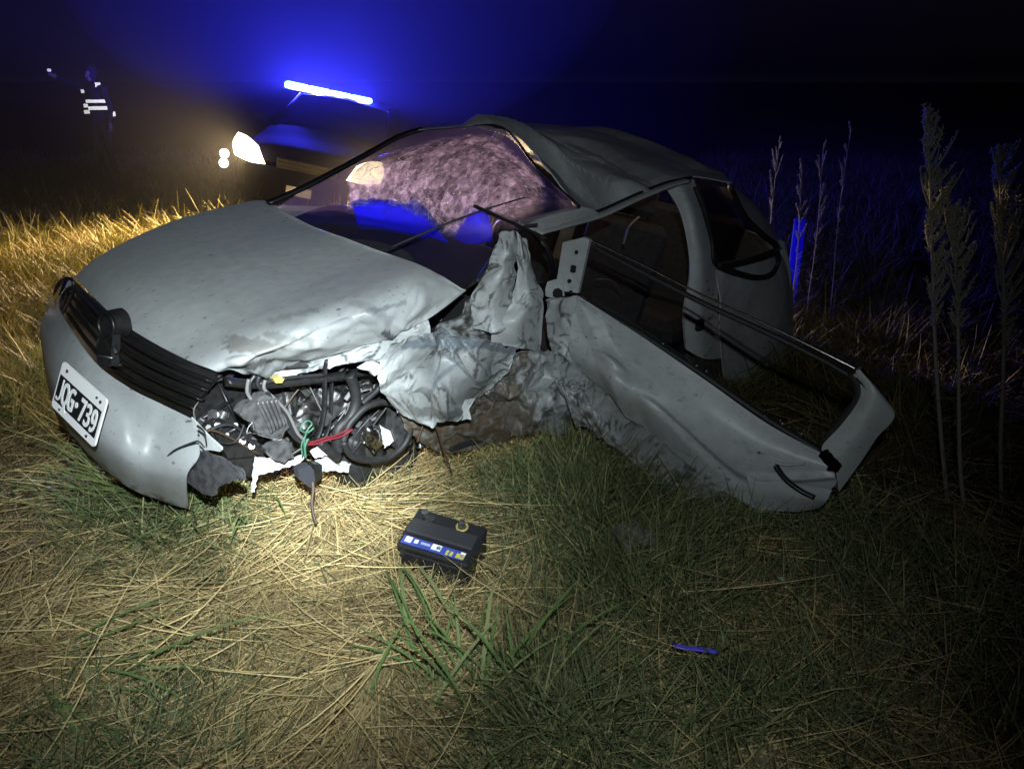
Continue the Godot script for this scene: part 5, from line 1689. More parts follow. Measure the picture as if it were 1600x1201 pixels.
func make_far_side() -> void:
	var wing := []
	var tops := [HOOD[1][0], HOOD[2][0], HOOD[3][0], HOOD[4][0], HOOD[5][0]]
	for k in 4:
		var row := []
		for p in tops:
			var q := p as Vector3
			row.append(Vector3(q.x, lerpf(q.y - 0.006, 0.26, k / 3.0), q.z - [0.002, 0.035, 0.05, 0.02][k]))
		wing.append(row)
	put("far_wing", patch(wing, {"sub": 6, "thick": 0.006, "color": PAINT}), mats.pale_paint, car)
	put("far_side", patch([
		[Vector3(1.18, 0.96, -1.66), Vector3(2.0, 0.93, -1.62), Vector3(3.0, 0.94, -1.6), Vector3(3.85, 0.95, -1.5)],
		[Vector3(1.18, 0.74, -1.7), Vector3(2.0, 0.72, -1.67), Vector3(3.0, 0.72, -1.66), Vector3(3.9, 0.75, -1.56)],
		[Vector3(1.18, 0.5, -1.72), Vector3(2.0, 0.5, -1.68), Vector3(3.0, 0.5, -1.67), Vector3(3.92, 0.5, -1.57)],
		[Vector3(1.18, 0.22, -1.66), Vector3(2.0, 0.22, -1.62), Vector3(3.0, 0.22, -1.62), Vector3(3.9, 0.3, -1.54)]], {"sub": 8, "thick": 0.01, "color": PAINT}), mats.pale_paint, car)
	put("far_centre_pillar", tube([Vector3(2.35, 0.93, -1.6), Vector3(2.42, 1.2, -1.46), Vector3(2.44, 1.41, -1.32)], 0.045, 8, 0.6), mats.pale_paint_plain, car)
	put("far_rear_pillar", tube([Vector3(3.75, 0.94, -1.5), Vector3(3.55, 1.2, -1.4), Vector3(3.3, 1.42, -1.28)], 0.07, 8, 0.6), mats.pale_paint_plain, car)
	put("far_rear_window", patch([[Vector3(2.46, 0.95, -1.58), Vector3(3.0, 0.95, -1.58), Vector3(3.68, 0.95, -1.5)], [Vector3(2.5, 1.4, -1.34), Vector3(2.9, 1.41, -1.32), Vector3(3.3, 1.39, -1.3)]], {"sub": 4, "thick": 0.0}), mats.tinted_glass, car)
	put("tail_panel", patch([
		[Vector3(3.84, 0.95, -1.5), Vector3(3.9, 0.95, -0.8), Vector3(3.86, 0.93, -0.16)],
		[Vector3(3.95, 0.7, -1.55), Vector3(4.02, 0.7, -0.8), Vector3(3.96, 0.7, -0.1)],
		[Vector3(3.95, 0.45, -1.55), Vector3(4.04, 0.42, -0.8), Vector3(3.98, 0.45, -0.1)],
		[Vector3(3.9, 0.25, -1.5), Vector3(3.96, 0.22, -0.8), Vector3(3.94, 0.25, -0.12)]], {"sub": 8, "thick": 0.01, "color": PAINT * 0.9}), mats.pale_paint, car)
	put("tail_window", patch([
		[Vector3(3.5, 1.31, -1.05), Vector3(3.5, 1.32, -0.7), Vector3(3.4, 1.31, -0.42)],
		[Vector3(3.72, 1.1, -1.3), Vector3(3.74, 1.1, -0.8), Vector3(3.7, 1.1, -0.32)],
		[Vector3(3.84, 0.96, -1.42), Vector3(3.9, 0.96, -0.8), Vector3(3.86, 0.95, -0.22)]], {"sub": 6, "thick": 0.0}), mats.tinted_glass, car)


func make_cabin() -> void:
	put("cabin_floor", box(Vector3(2.5, 0.22, -0.85), Vector3(2.7, 0.04, 1.35), 0.01), mats.matt_black, car)
	put("bulkhead", box(Vector3(1.2, 0.55, -0.9), Vector3(0.05, 0.62, 1.4), 0.01), mats.matt_black, car)
	put("dashboard", patch([
		[Vector3(1.16, 0.87, -1.55), Vector3(1.2, 0.88, -0.9), Vector3(1.25, 0.86, -0.3)],
		[Vector3(1.45, 0.95, -1.55), Vector3(1.5, 0.96, -0.9), Vector3(1.52, 0.94, -0.3)],
		[Vector3(1.62, 0.9, -1.55), Vector3(1.66, 0.9, -0.9), Vector3(1.66, 0.9, -0.3)],
		[Vector3(1.62, 0.6, -1.55), Vector3(1.66, 0.6, -0.9), Vector3(1.66, 0.6, -0.3)]], {"sub": 8, "thick": 0.02, "color": Color(0.02, 0.02, 0.02)}), mats.dark_cloth, car)
	var w := holder("steering_wheel", car)
	put("wheel_rim", torus(Vector3(1.82, 0.93, -0.5), Vector3(0.85, 0.5, 0), 0.18, 0.014), mats.black_plastic, w)
	put("column", tube([Vector3(1.65, 0.82, -0.5), Vector3(1.81, 0.92, -0.5)], 0.05, 10), mats.black_plastic, w)
	for a in [[2.3, -0.5], [2.3, -1.2], [3.15, -0.85]]:
		var s := holder("rear_seat" if a[0] > 3.0 else "front_seat", car)
		var wide := 1.2 if a[0] > 3.0 else 0.5
		put("seat_cushion", box(Vector3(a[0] - 0.05, 0.42, a[1]), Vector3(0.5, 0.16, wide), 0.05), mats.dark_cloth, s)
		put("seat_back", box(Vector3(a[0] + 0.26, 0.76, a[1]), Vector3(0.14, 0.62, wide), 0.05, Basis(Vector3.BACK, -0.28)), mats.dark_cloth, s)
		if a[0] < 3.0:
			put("headrest", box(Vector3(a[0] + 0.37, 1.16, a[1]), Vector3(0.09, 0.17, 0.26), 0.035, Basis(Vector3.BACK, -0.2)), mats.dark_cloth, s)
	put("seat_belt", tube([Vector3(2.4, 1.12, -0.28), Vector3(2.3, 1.08, -0.26), Vector3(2.26, 1.0, -0.25)], 0.006, 6, 0.4), mats.grey_insulation, car)
	put("trim_strip", tube([Vector3(2.02, 0.86, -0.2), Vector3(2.14, 0.84, -0.2), Vector3(2.25, 0.76, -0.2)], 0.005, 6, 0.4), mats.grey_insulation, car)


# ---------------------------------------------------------------- things lying about

func make_battery() -> void:
	var at := on_ground(-0.235, -2.33, 0.075)
	var o := thing("car_battery", at, "black car battery with blue and yellow label lying in the straw", "battery")
	o.basis = Basis(Vector3.UP, -0.38) * Basis(Vector3.RIGHT, 0.28) * Basis(Vector3.BACK, -0.1) * Basis.from_scale(Vector3(1.14, 1.2, 1.14))
	put("case", box(Vector3(0, 0.0, 0), Vector3(0.225, 0.15, 0.15), 0.008), mats.battery_black, o)
	put("lid", box(Vector3(0, 0.087, 0), Vector3(0.23, 0.024, 0.155), 0.006), mats.battery_black, o)
	put("lid_ridge", box(Vector3(0, 0.105, 0.0), Vector3(0.215, 0.014, 0.055), 0.004), mats.battery_grey, o)
	var l := put("label_strip", box(Vector3(-0.005, 0.1005, 0.052), Vector3(0.2, 0.002, 0.03), 0.0006), mats.label_blue, o)
	for a in [[-0.085, 0.02, 0.02, "plate_white"], [-0.06, 0.012, 0.013, "plate_white"], [-0.03, 0.03, 0.008, "label_pale"], [0.005, 0.03, 0.02, "plate_white"], [0.012, 0.012, 0.011, "label_blue_dark"], [0.042, 0.008, 0.018, "label_yellow"], [0.055, 0.009, 0.016, "label_yellow"], [0.083, 0.026, 0.016, "label_yellow"], [0.088, 0.015, 0.02, "plate_white"]]:
		put("label_print", box(Vector3(a[0], 0.1022, 0.052 + (0.004 if a[3] == "label_yellow" else -0.002)), Vector3(a[1], 0.0014, a[2]), 0.0), mats[a[3]], l)
	put("terminal", cylinder(Vector3(0.045, 0.112, -0.045), Vector3.UP, 0.011, 0.03, 16), mats.cast_metal, o)
	put("terminal_ring", torus(Vector3(0.045, 0.107, -0.045), Vector3.UP, 0.016, 0.004), mats.yellow_plastic, o)
	put("terminal", cylinder(Vector3(-0.075, 0.112, -0.045), Vector3.UP, 0.011, 0.03, 16), mats.cast_metal, o)
	put("vent_cap", cylinder(Vector3(-0.055, 0.104, -0.04), Vector3.UP, 0.012, 0.012, 14), mats.battery_grey, o)
	for s in [-1.0, 1.0]:
		put("handle_lug", box(Vector3(s * 0.113, 0.08, 0.0), Vector3(0.012, 0.03, 0.06), 0.003), mats.battery_black, o)
	put("base_ledge", box(Vector3(0, -0.068, 0.08), Vector3(0.22, 0.016, 0.014), 0.003), mats.battery_black, o)
	var t := thing("broken_clamp", on_ground(-0.2, -2.25, 0.03), "small black broken clamp in the straw below the battery", "clamp")
	put("jaw", box(Vector3.ZERO, Vector3(0.07, 0.02, 0.03), 0.004, Basis(Vector3.UP, -0.5)), mats.black_plastic, t)
	put("tongue", tube([Vector3(0.02, 0, 0.01), Vector3(0.05, -0.005, 0.045), Vector3(0.055, -0.01, 0.075)], 0.008, 6), mats.black_plastic, t)


func make_litter() -> void:
	var s := put("plastic_lens_piece", patch([[Vector3(-0.09, 0.02, -0.04), Vector3(-0.02, 0.045, -0.06), Vector3(0.06, 0.03, -0.05)], [Vector3(-0.08, 0.015, 0.02), Vector3(0, 0.05, 0.0), Vector3(0.08, 0.03, 0.01)], [Vector3(-0.04, 0.0, 0.06), Vector3(0.02, 0.025, 0.05), Vector3(0.09, 0.0, 0.045)]], {"sub": 6, "amp": 0.01, "freq": 14.0, "thick": 0.003}), mats.smoked_lens, self)
	s.position = on_ground(0.44, -2.42, 0.12)
	tag(s, "curved clear plastic lamp piece half buried in grass right of the battery", "lamp piece")
	var b := thing("blue_strip", on_ground(0.52, -1.80, 0.165), "narrow blue reflective plastic strip lying in the dark grass", "plastic strip")
	b.basis = Basis(Vector3.UP, -0.12) * Basis(Vector3.BACK, -0.06)
	put("strip_face", box(Vector3.ZERO, Vector3(0.12, 0.006, 0.016), 0.002), mats.blue_strip, b)
	put("strip_end", box(Vector3(-0.062, 0.004, 0.0), Vector3(0.008, 0.012, 0.018), 0.002), mats.label_blue_dark, b)
	var g := put("green_glass_chip", convex([Vector3(-0.008, 0, 0), Vector3(0.007, 0.002, 0.004), Vector3(0, 0.01, -0.003), Vector3(0.002, -0.006, 0.006), Vector3(-0.004, 0.006, 0.007)]), mats.green_chip, self)
	g.position = on_ground(0.91, -2.24, 0.12)
	tag(g, "small pale green chip glinting in the dark grass", "plastic chip")
	var g2 := put("green_glass_chip", convex([Vector3(-0.006, 0, 0), Vector3(0.008, 0.002, 0.003), Vector3(0, 0.007, -0.003), Vector3(0.002, -0.006, 0.005)]), mats.green_chip, self)
	g2.position = on_ground(0.915, -2.21, 0.11)
	tag(g2, "smaller of the two pale green chips, just below the other", "plastic chip")
	for a in [[Vector3(-0.43, 0.05, -2.48), Vector3(-0.2, 0.16, -2.34), 0.0045], [Vector3(-0.4, 0.06, -2.33), Vector3(-0.22, 0.15, -2.26), 0.0035], [Vector3(0.87, 0.03, -1.75), Vector3(1.18, 0.05, -1.62), 0.004], [Vector3(0.55, 0.05, -1.62), Vector3(0.92, 0.13, -1.86), 0.003]]:
		var st := put("loose_stalk", tube([Vector3.ZERO, (a[1] - a[0]) * 0.5 + Vector3(0, 0.008, 0), a[1] - a[0]], a[2], 6, 0.6, 0.7), mats.stalk, self)
		st.position = a[0]
		tag(st, {-43: "long pale straw stalk leaning across the battery's left edge", -40: "thin straw stalk resting on the front of the battery", 87: "pale bent stalk lying in the dark grass at the lower right", 55: "thin upright stalk leaning over the dark grass at the lower right"}[int(round(a[0].x * 100))], "straw stalk")


# ---------------------------------------------------------------- patrol car and officer

func make_patrol_car() -> void:
	var o := thing("patrol_car", Vector3(-2.573, -0.012, -9.67), "dark patrol car with headlights on and lit blue light bar", "patrol car")
	o.basis = Basis(Vector3.BACK, -0.2)
	# body: stations from the bumper back, each a line from one sill over the top to the other
	var stations := [[0.0, 0.36, 0.62, 0.66, 0.74], [-0.18, 0.3, 0.74, 0.82, 0.86], [-0.7, 0.26, 0.82, 0.9, 0.88], [-1.25, 0.25, 0.9, 1.0, 0.88], [-2.4, 0.25, 0.93, 0.95, 0.88], [-3.6, 0.27, 0.95, 0.98, 0.87], [-4.3, 0.34, 0.9, 0.95, 0.8]]
	var rows := []
	for s in stations:
		var w: float = s[4]
		rows.append([Vector3(-w + 0.03, s[1], s[0]), Vector3(-w, 0.55, s[0]), Vector3(-w + 0.05, s[2], s[0]), Vector3(-w * 0.6, s[3], s[0]), Vector3(0, s[3] + 0.02, s[0]), Vector3(w * 0.6, s[3], s[0]), Vector3(w - 0.05, s[2], s[0]), Vector3(w, 0.55, s[0]), Vector3(w - 0.03, s[1], s[0])])
	put("body", patch(rows, {"sub": 6, "thick": 0.02}), mats.patrol_paint, o)
	put("front_bumper", patch([
		[Vector3(-0.86, 0.6, -0.16), Vector3(-0.5, 0.62, 0.0), Vector3(0, 0.62, 0.05), Vector3(0.5, 0.62, 0.0), Vector3(0.86, 0.6, -0.16)],
		[Vector3(-0.88, 0.42, -0.14), Vector3(-0.5, 0.42, 0.05), Vector3(0, 0.42, 0.1), Vector3(0.5, 0.42, 0.05), Vector3(0.88, 0.42, -0.14)],
		[Vector3(-0.86, 0.24, -0.16), Vector3(-0.5, 0.22, 0.02), Vector3(0, 0.22, 0.06), Vector3(0.5, 0.22, 0.02), Vector3(0.86, 0.24, -0.16)]], {"sub": 6, "thick": 0.02}), mats.patrol_paint, o)
	var gr := put("grille", box(Vector3(0, 0.68, 0.02), Vector3(0.72, 0.14, 0.03), 0.01), mats.black_plastic, o)
	for k in 3:
		put("grille_bar", box(Vector3(0, 0.635 + 0.045 * k, 0.04), Vector3(0.7, 0.012, 0.012), 0.003), mats.grey_plastic, gr)
	put("number_plate", box(Vector3(-0.05, 0.4, 0.115), Vector3(0.3, 0.11, 0.01), 0.004), mats.plate_white, o)
	put("windscreen", patch([
		[Vector3(-0.72, 1.0, -1.2), Vector3(0, 1.02, -1.1), Vector3(0.72, 1.0, -1.2)],
		[Vector3(-0.58, 1.36, -1.8), Vector3(0, 1.4, -1.75), Vector3(0.58, 1.36, -1.8)]], {"sub": 6, "thick": 0.0}), mats.tinted_glass, o)
	put("roof", patch([
		[Vector3(-0.58, 1.36, -1.8), Vector3(0, 1.41, -1.75), Vector3(0.58, 1.36, -1.8)],
		[Vector3(-0.6, 1.4, -2.4), Vector3(0, 1.45, -2.4), Vector3(0.6, 1.4, -2.4)],
		[Vector3(-0.56, 1.36, -3.2), Vector3(0, 1.4, -3.3), Vector3(0.56, 1.36, -3.2)]], {"sub": 6, "thick": 0.02}), mats.patrol_paint, o)
	for s in [-1.0, 1.0]:
		put("windscreen_pillar", tube([Vector3(s * 0.76, 0.98, -1.2), Vector3(s * 0.6, 1.37, -1.82)], 0.03, 8), mats.patrol_paint, o)
		put("side_window", patch([[Vector3(s * 0.8, 0.96, -1.3), Vector3(s * 0.84, 0.96, -2.4), Vector3(s * 0.8, 0.97, -3.6)], [Vector3(s * 0.6, 1.37, -1.85), Vector3(s * 0.62, 1.4, -2.4), Vector3(s * 0.58, 1.36, -3.2)]], {"sub": 5, "thick": 0.0}), mats.tinted_glass, o)
		put("door_mirror", box(Vector3(s * 0.98, 1.02, -1.35), Vector3(0.2, 0.13, 0.09), 0.03), mats.patrol_paint, o)
		wheel("front_wheel", Vector3(s * 0.76, 0.29, -0.85), Vector3(1, 0, 0), o)
		wheel("rear_wheel", Vector3(s * 0.76, 0.29, -3.5), Vector3(1, 0, 0), o)
		var h := put("headlight", patch([
			[Vector3(s * 0.58, 0.83, 0.05), Vector3(s * 0.72, 0.91, 0.03), Vector3(s * 0.85, 0.92, -0.06)],
			[Vector3(s * 0.52, 0.72, 0.07), Vector3(s * 0.7, 0.76, 0.06), Vector3(s * 0.9, 0.8, -0.04)],
			[Vector3(s * 0.48, 0.64, 0.06), Vector3(s * 0.66, 0.63, 0.05), Vector3(s * 0.87, 0.66, -0.04)]], {"sub": 6, "thick": 0.01}), mats.headlight_glow, o)
		var beam := SpotLight3D.new()
		beam.name = "headlight_beam"
		beam.light_color = Color(1.0, 0.86, 0.62)
		beam.light_energy = HEADLIGHT * (2.0 if s > 0.0 else 1.15)
		beam.light_size = 0.08
		beam.spot_angle = 38.0 if s > 0.0 else 48.0
		beam.spot_angle_attenuation = 1.0
		beam.spot_range = 60.0
		beam.shadow_enabled = true
		h.add_child(beam, true)
		beam.position = Vector3(s * 0.69, 0.77, 0.13)
		beam.rotation = Vector3(-0.05, PI + (0.25 if s > 0.0 else -0.24), 0)
	for y in [0.55, 0.66]:
		var fog := put("fog_light", cylinder(Vector3(-0.97, y, 0.04), Vector3(-0.2, 0, 1), 0.055, 0.03, 16), mats.daylight_glow, o)
		fog.set_meta("label", "small white front lamp")
	var bar := holder("light_bar", o)
	put("bar_base", box(Vector3(-0.27, 1.39, -2.0), Vector3(1.24, 0.03, 0.26), 0.01), mats.black_plastic, bar)
	for k in 4:
		var x := (k - 1.5) * 0.3 - 0.27
		put("blue_lamp", box(Vector3(x, 1.45, -2.0), Vector3(0.285, 0.085, 0.22), 0.02), mats.blue_glow, bar)
		var l := OmniLight3D.new()
		l.name = "blue_lamp_light"
		l.light_color = Color(0.2, 0.2, 1.0)
		l.light_energy = BLUE_BAR / 4.0
		l.light_size = 0.04
		l.omni_range = 60.0
		l.shadow_enabled = true
		bar.add_child(l, true)
		l.position = Vector3(x, 1.45, -2.0)


func make_officer() -> void:
	var feet := Vector3(-7.14, 0.0, -14.35)
	feet.y = ground_at(feet.x, feet.z)
	var o := thing("person", feet, "person in dark clothes and reflective vest standing with one arm raised sideways", "person")
	o.basis = Basis(Vector3.UP, -0.35)
	var b := [
		[Vector3(0, 0.98, 0), Vector3(0, 1.22, 0), 0.125, 0.14, Vector3(0.85, 1, 1.25)], [Vector3(0, 1.22, 0), Vector3(0, 1.46, 0), 0.145, 0.11, Vector3(0.8, 1, 1.2)],
		[Vector3(-0.17, 1.5, 0), Vector3(0.17, 1.5, 0), 0.065, 0.065], [Vector3(0, 1.5, 0), Vector3(0, 1.64, 0.01), 0.058, 0.052],
		[Vector3(0, 1.72, 0.01), Vector3(0, 1.78, 0.0), 0.082, 0.09], [Vector3(0, 1.66, 0.05), Vector3(0, 1.7, 0.05), 0.05, 0.06], [Vector3(0, 1.71, 0.1), Vector3(0, 1.69, 0.115), 0.012, 0.014],
		[Vector3(-0.1, 0.96, 0), Vector3(-0.12, 0.52, 0.01), 0.1, 0.065], [Vector3(-0.12, 0.52, 0.01), Vector3(-0.13, 0.09, -0.02), 0.062, 0.045], [Vector3(-0.13, 0.05, -0.03), Vector3(-0.15, 0.04, 0.13), 0.045, 0.04],
		[Vector3(0.1, 0.96, 0), Vector3(0.12, 0.52, 0.01), 0.1, 0.065], [Vector3(0.12, 0.52, 0.01), Vector3(0.13, 0.09, -0.02), 0.062, 0.045], [Vector3(0.13, 0.05, -0.03), Vector3(0.15, 0.04, 0.13), 0.045, 0.04],
		[Vector3(0.2, 1.49, 0), Vector3(0.27, 1.2, -0.02), 0.058, 0.046], [Vector3(0.27, 1.2, -0.02), Vector3(0.28, 0.94, 0.06), 0.044, 0.032],
		[Vector3(-0.2, 1.5, 0), Vector3(-0.44, 1.58, 0.04), 0.056, 0.045], [Vector3(-0.44, 1.58, 0.04), Vector3(-0.66, 1.68, 0.12), 0.043, 0.032]]
	put("body", flesh(b, 0.02, 0.03), mats.navy_cloth, o)
	for h in [[Vector3(0.28, 0.94, 0.06), Vector3(0.03, -1, 0.1), Vector3(-0.3, 0, 1)], [Vector3(-0.66, 1.68, 0.12), Vector3(-0.9, 0.35, 0.2), Vector3(0, -0.3, 1)]]:
		var d: Vector3 = (h[1] as Vector3).normalized()
		var side: Vector3 = (h[2] as Vector3 - d * d.dot(h[2])).normalized()
		var palm := d.cross(side)
		var f := [[h[0] as Vector3, h[0] + d * 0.075, 0.03, 0.034]]
		for k in 4:
			var base: Vector3 = h[0] + d * 0.085 + side * (k - 1.5) * 0.02
			var l: float = [0.032, 0.038, 0.036, 0.028][k]
			f.append([base, base + d * l + palm * 0.012, 0.0095, 0.009])
			f.append([base + d * l + palm * 0.012, base + d * (l + 0.012) + palm * 0.045, 0.009, 0.008])
		f.append([h[0] + d * 0.03 - side * 0.028, h[0] + d * 0.07 - side * 0.052 + palm * 0.02, 0.012, 0.009])
		put("hand", flesh(f, 0.006, 0.008), mats.skin, o)
	put("hair", flesh([[Vector3(0, 1.77, -0.02), Vector3(0, 1.81, -0.01), 0.085, 0.08]], 0.015, 0.01), mats.hair, o)
	put("face", flesh([[Vector3(0, 1.66, 0.066), Vector3(0, 1.74, 0.07), 0.045, 0.05], [Vector3(0, 1.72, 0.115), Vector3(0, 1.695, 0.13), 0.01, 0.014]], 0.008, 0.01), mats.skin, o)
	# the tape catches the torch and throws it back
	var v := holder("reflective_vest", o)
	var back := o.basis.inverse()
	var see: Vector3 = (back * (Vector3(-0.25, 1.55, 0.0) - (feet + Vector3(0, 1.25, 0)))).normalized()
	var right := Vector3.UP.cross(see).normalized()
	var tall := see.cross(right)
	for a in [[Vector3(0.02, 1.30, 0.0), 0.36, 0.055, 0.19], [Vector3(0.04, 1.19, 0.0), 0.36, 0.06, 0.19], [Vector3(-0.17, 1.23, 0.0), 0.07, 0.06, 0.15], [Vector3(-0.17, 1.13, 0.0), 0.09, 0.06, 0.15], [Vector3(0.07, 1.56, 0.0), 0.09, 0.08, 0.12], [Vector3(0.16, 1.47, 0.0), 0.055, 0.1, 0.1], [Vector3(-0.18, 1.46, 0.0), 0.05, 0.06, 0.1], [Vector3(0.24, 1.09, 0.0), 0.05, 0.08, 0.08]]:
		var c: Vector3 = right * a[0].x + Vector3(0, a[0].y, 0) + see * a[3]
		put("tape_strip", box(c, Vector3(a[1], a[2], 0.004), 0.0015, Basis(right, tall, see)), mats.reflective_tape, v)
	var t := thing("signal_torch", feet + o.basis * Vector3(-0.76, 1.72, 0.16), "small light in the person's raised hand", "torch")
	put("torch_body", cylinder(Vector3(0, 0.0, 0), Vector3(0.2, 1, 0.3), 0.018, 0.14, 12), mats.black_plastic, t)
	put("torch_lens", cylinder(Vector3(0.015, 0.075, 0.022), Vector3(0.2, 1, 0.3), 0.03, 0.03, 14), mats.dim_lamp_glow, t)


# ---------------------------------------------------------------- all of it

const TORCH_HOT := 13.0
const TORCH_SPILL := 3.4
const TORCH_CORE := 34.0
const HEADLIGHT := 110.0
const BLUE_BAR := 110.0
const TORCH_AT := Vector3(0.05, 2.0, 0.12)

func torch_light(energy: float, angle: float, blend: float, aim: Vector3, parent: Node3D) -> void:
	var s := SpotLight3D.new()
	s.name = "torch_beam"
	s.light_color = Color(0.93, 0.98, 1.0)
	s.light_energy = energy
	s.light_size = 0.02
	s.spot_angle = angle
	s.spot_angle_attenuation = blend
	s.spot_range = 40.0
	s.shadow_enabled = true
	parent.add_child(s, true)
	s.look_at_from_position(TORCH_AT + (aim - TORCH_AT).normalized() * 0.05, aim)


func _ready() -> void:
	var cam := Camera3D.new()
	cam.name = "camera"
	cam.fov = 52.05
	cam.near = 0.05
	cam.far = 900.0
	add_child(cam)
	cam.position = Vector3(0, 1.65, 0)
	cam.rotation = Vector3(deg_to_rad(-21.2329), 0, 0)
	cam.current = true

	var sky_look := ProceduralSkyMaterial.new()
	sky_look.sky_top_color = Color(0.04, 0.03, 0.062)
	sky_look.sky_horizon_color = Color(0.004, 0.003, 0.007)
	sky_look.sky_curve = 0.07
	sky_look.ground_horizon_color = Color(0.03, 0.025, 0.045)
	sky_look.ground_bottom_color = Color(0.02, 0.018, 0.03)
	var sky := Sky.new()
	sky.sky_material = sky_look
	var env := Environment.new()
	env.background_mode = Environment.BG_SKY
	env.sky = sky
	env.tonemap_mode = Environment.TONE_MAPPER_LINEAR
	env.tonemap_exposure = 1.0
	env.sdfgi_enabled = true
	env.ssao_enabled = true
	env.ssil_enabled = true
	env.volumetric_fog_enabled = true
	env.volumetric_fog_density = 0.0
	var we := WorldEnvironment.new()
	we.name = "world_environment"
	we.environment = env
	add_child(we)

	rough.seed = 11
	rough.frequency = 1.0
	rough.noise_type = FastNoiseLite.TYPE_SIMPLEX_SMOOTH
	rough.fractal_octaves = 2
	fine.seed = 12
	fine.frequency = 1.0
	fine.noise_type = FastNoiseLite.TYPE_SIMPLEX_SMOOTH
	fine.fractal_octaves = 4
	make_materials()
	more_materials()

	# the hand torch that lights the wreck, held beside the photographer
	var torch := thing("hand_torch", Vector3.ZERO, "hand torch beside the photographer, aimed at the broken front corner", "torch")
	var aim := Vector3(-0.85, 0.42, -2.75)
	var way := (aim - TORCH_AT).normalized()
	put("torch_body", cylinder(TORCH_AT - way * 0.08, way, 0.018, 0.13, 16), mats.black_plastic, torch)
	put("torch_lens", cylinder(TORCH_AT, way, 0.02, 0.02, 16), mats.torch_glow, torch)
	torch_light(TORCH_HOT, 23.0, 1.0, aim, torch)
	torch_light(TORCH_SPILL, 50.0, 1.0, aim + Vector3(0.1, 0.1, 0), torch)
	torch_light(TORCH_CORE, 9.5, 1.0, Vector3(-0.74, 0.3, -2.66), torch)

	make_ground()
	make_wreck()
	make_patrol_car()
	make_battery()
	make_litter()
	make_officer()
	weed(on_ground(1.9, -3.0), Vector3(1.49, 1.55, -3.02), 0.5, 1.4, 3, "tall dry weed with the fullest branching seed head, right of the open door", "tall dry weeds")
	weed(on_ground(1.9, -2.86), Vector3(1.62, 1.2, -2.95), 0.35, 0.8, 4, "shorter dry weed standing against the tallest one", "tall dry weeds")
	weed(on_ground(2.1, -2.95), Vector3(1.76, 1.42, -2.95), 0.5, 1.2, 5, "tall dry weed at the right edge of the picture", "tall dry weeds")
	for a in [[1.92, 1.27, 0.6, "thin dry weed nearest the wreck's roof, behind its rear window"], [2.12, 1.05, 0.4, "shortest thin dry weed behind the wreck's tail"], [2.25, 1.22, 0.5, "thin curved dry weed just left of the blue post"], [2.42, 1.33, 0.55, "thin straight dry weed just right of the blue post"]]:
		weed(on_ground(a[0] + 0.05, -5.9), Vector3(a[0], a[1], -5.9), 0.5, 0.2, int(a[0] * 50), a[3], "thin weeds behind the wreck")
	var post := thing("marker_post", on_ground(2.22, -6.1), "marker post with the blue light of the bar put into its colour, between thin weeds behind the wreck", "post")
	put("post_shaft", box(Vector3(0, 0.4, 0), Vector3(0.09, 0.84, 0.03), 0.008), mats.translucent_plastic, post)
	put("post_cap", box(Vector3(0, 0.835, 0), Vector3(0.095, 0.03, 0.035), 0.008), mats.translucent_plastic, post)
	clump(on_ground(-1.38, -2.66), 80, 1, 0.3, 0.6, 0.008, 3.0, 0.8, 1.05, "long green grass clump against the bumper below the number plate")
	clump(on_ground(-1.12, -2.6), 70, 2, 0.22, 0.42, 0.008, 2.4, 1.7, 1.0, "bright green grass clump under the torn bumper corner")
	clump(on_ground(-0.38, -2.3, 0.05), 7, 3, 0.5, 0.8, 0.011, 1.2, 0.25, 0.45, "few long green blades bending toward the photographer below the battery")
	clump(on_ground(-0.12, -1.66), 26, 4, 0.28, 0.5, 0.011, 4.6, 1.4, 1.1, "short clump of broad green blades at the bottom centre")
	clump(on_ground(-1.3, -1.75), 22, 5, 0.35, 0.6, 0.011, 0.4, 1.1, 0.6, "sprawling green grass clump in the bottom left corner")
	clump(on_ground(0.2, -2.95), 40, 6, 0.2, 0.42, 0.007, 1.2, 2.4, 1.15, "dark green grass growing up against the crushed sill")
	clump(on_ground(0.75, -2.78), 40, 7, 0.2, 0.42, 0.007, 1.9, 2.4, 1.15, "dark green grass under the bottom edge of the open door")
	clump(on_ground(0.36, -2.3), 30, 8, 0.15, 0.34, 0.006, 1.6, 2.8, 1.1, "green grass tuft around the clear plastic piece")
	make_grass()

	# mist volumes added and shaped to glow round the lamps
	for a in [["mist_bank", Vector3(17, 13, 11.5), Vector3(-2.6, 1.4, -11.8), 0.0007], ["lamp_mist", Vector3(11, 8.5, 8), Vector3(-2.4, 2.6, -11.7), 0.0018], ["lamp_mist", Vector3(7.5, 5.0, 6), Vector3(-2.2, 3.3, -11.7), 0.0058]]:
		var mist := FogVolume.new()
		mist.name = numbered(a[0])
		mist.shape = RenderingServer.FOG_VOLUME_SHAPE_ELLIPSOID
		mist.size = a[1]
		mist.position = a[2]
		var fm := FogMaterial.new()
		fm.density = a[3]
		fm.albedo = Color(0.95, 0.95, 0.95)
		mist.material = fm
		mist.set_meta("kind", "stuff")
		add_child(mist)


func glow(called: String, r: float, g: float, b: float, e: float) -> void:
	var m := mat(called, 0.6, 0.6, 0.6, 0.3)
	m.emission_enabled = true
	m.emission = srgb(r, g, b)
	m.emission_energy_multiplier = e


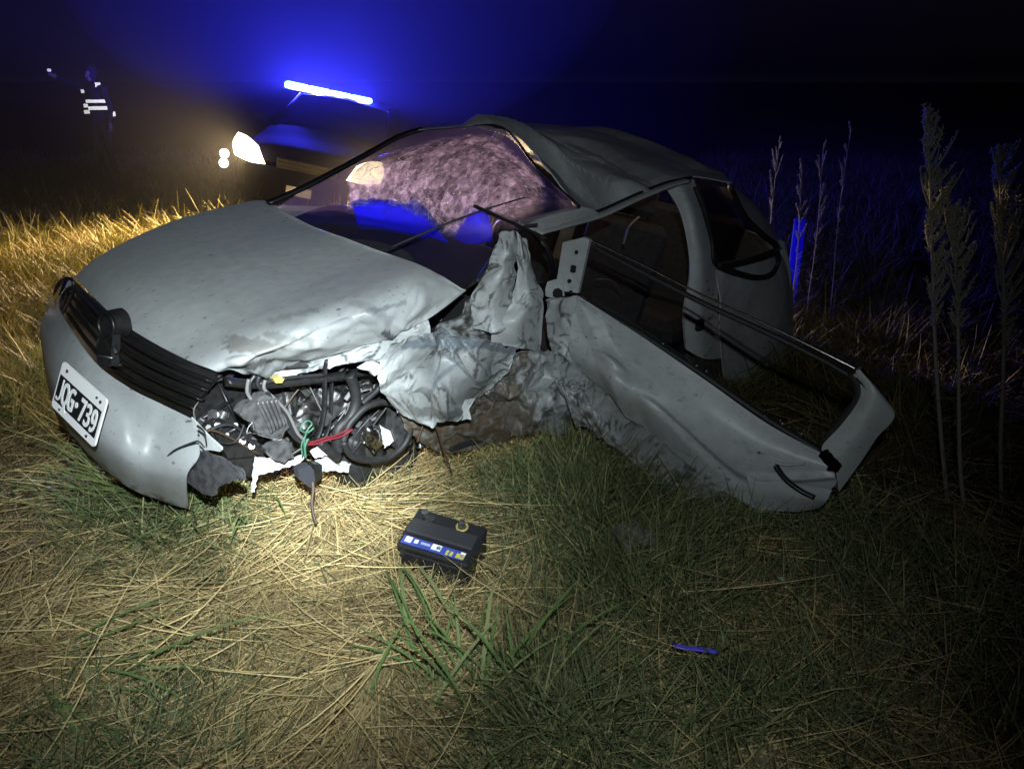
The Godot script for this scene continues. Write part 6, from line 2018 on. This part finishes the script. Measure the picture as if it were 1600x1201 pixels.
func more_materials() -> void:
	glow("headlight_glow", 1.0, 0.8, 0.5, 7.0)
	glow("daylight_glow", 1.0, 0.95, 0.9, 3.0)
	glow("blue_glow", 0.35, 0.8, 1.0, 5.0)
	glow("torch_glow", 0.95, 0.98, 1.0, 4.0)
	glow("dim_lamp_glow", 0.95, 0.95, 1.0, 0.5)
	var p: StandardMaterial3D = mats.pale_paint.duplicate()
	p.vertex_color_use_as_albedo = false
	p.albedo_color = srgb(PAINT.r * 0.9, PAINT.g * 0.9, PAINT.b * 0.9)
	mats.roof_paint = p
	mats.pale_paint_plain = p
	mat("bay_grey", 0.2, 0.19, 0.175, 0.5)
	mat("weed", 0.25, 0.24, 0.19, 0.85)
	mat("stalk", 0.46, 0.36, 0.16, 0.7)
	for a in [["long_blade", 0.115, 0.19, 0.055], ["long_blade_pale", 0.22, 0.26, 0.1]]:
		var m := mat(a[0], a[1], a[2], a[3], 0.85)
		m.backlight_enabled = true
		m.backlight = Color(0.4, 0.4, 0.35)
	mat("battery_black", 0.016, 0.016, 0.019, 0.42)
	mat("battery_grey", 0.032, 0.032, 0.036, 0.45)
	mat("label_blue", 0.05, 0.08, 0.38, 0.35)
	mat("label_blue_dark", 0.02, 0.03, 0.2, 0.35)
	mat("label_pale", 0.4, 0.45, 0.6, 0.4)
	mat("label_yellow", 0.55, 0.5, 0.08, 0.4)
	mat("blue_strip", 0.12, 0.1, 0.95, 0.3)
	mat("plug_grey", 0.035, 0.038, 0.045, 0.35)
	mat("green_chip", 0.15, 0.75, 0.5, 0.25)
	var sh: StandardMaterial3D = mats.grey_plastic.duplicate()
	sh.albedo_color = srgb(0.075, 0.075, 0.08)
	sh.roughness = 0.3
	mats.shard_black = sh
	var l := mat("smoked_lens", 0.1, 0.1, 0.12, 0.1)
	l.albedo_color = Color(0.6, 0.62, 0.65, 0.12)
	l.transparency = BaseMaterial3D.TRANSPARENCY_ALPHA
	var ab := mat("painted_glow_sheet", 0.04, 0.04, 0.6, 0.7)  # blue glow of the light bar painted in as the sheet colour
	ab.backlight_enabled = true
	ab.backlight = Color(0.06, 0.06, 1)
	var t := mat("translucent_plastic", 0.05, 0.05, 0.5, 0.5)  # light bar blue painted into the post's own colour
	t.backlight_enabled = true
	t.backlight = Color(0.1, 0.1, 1)
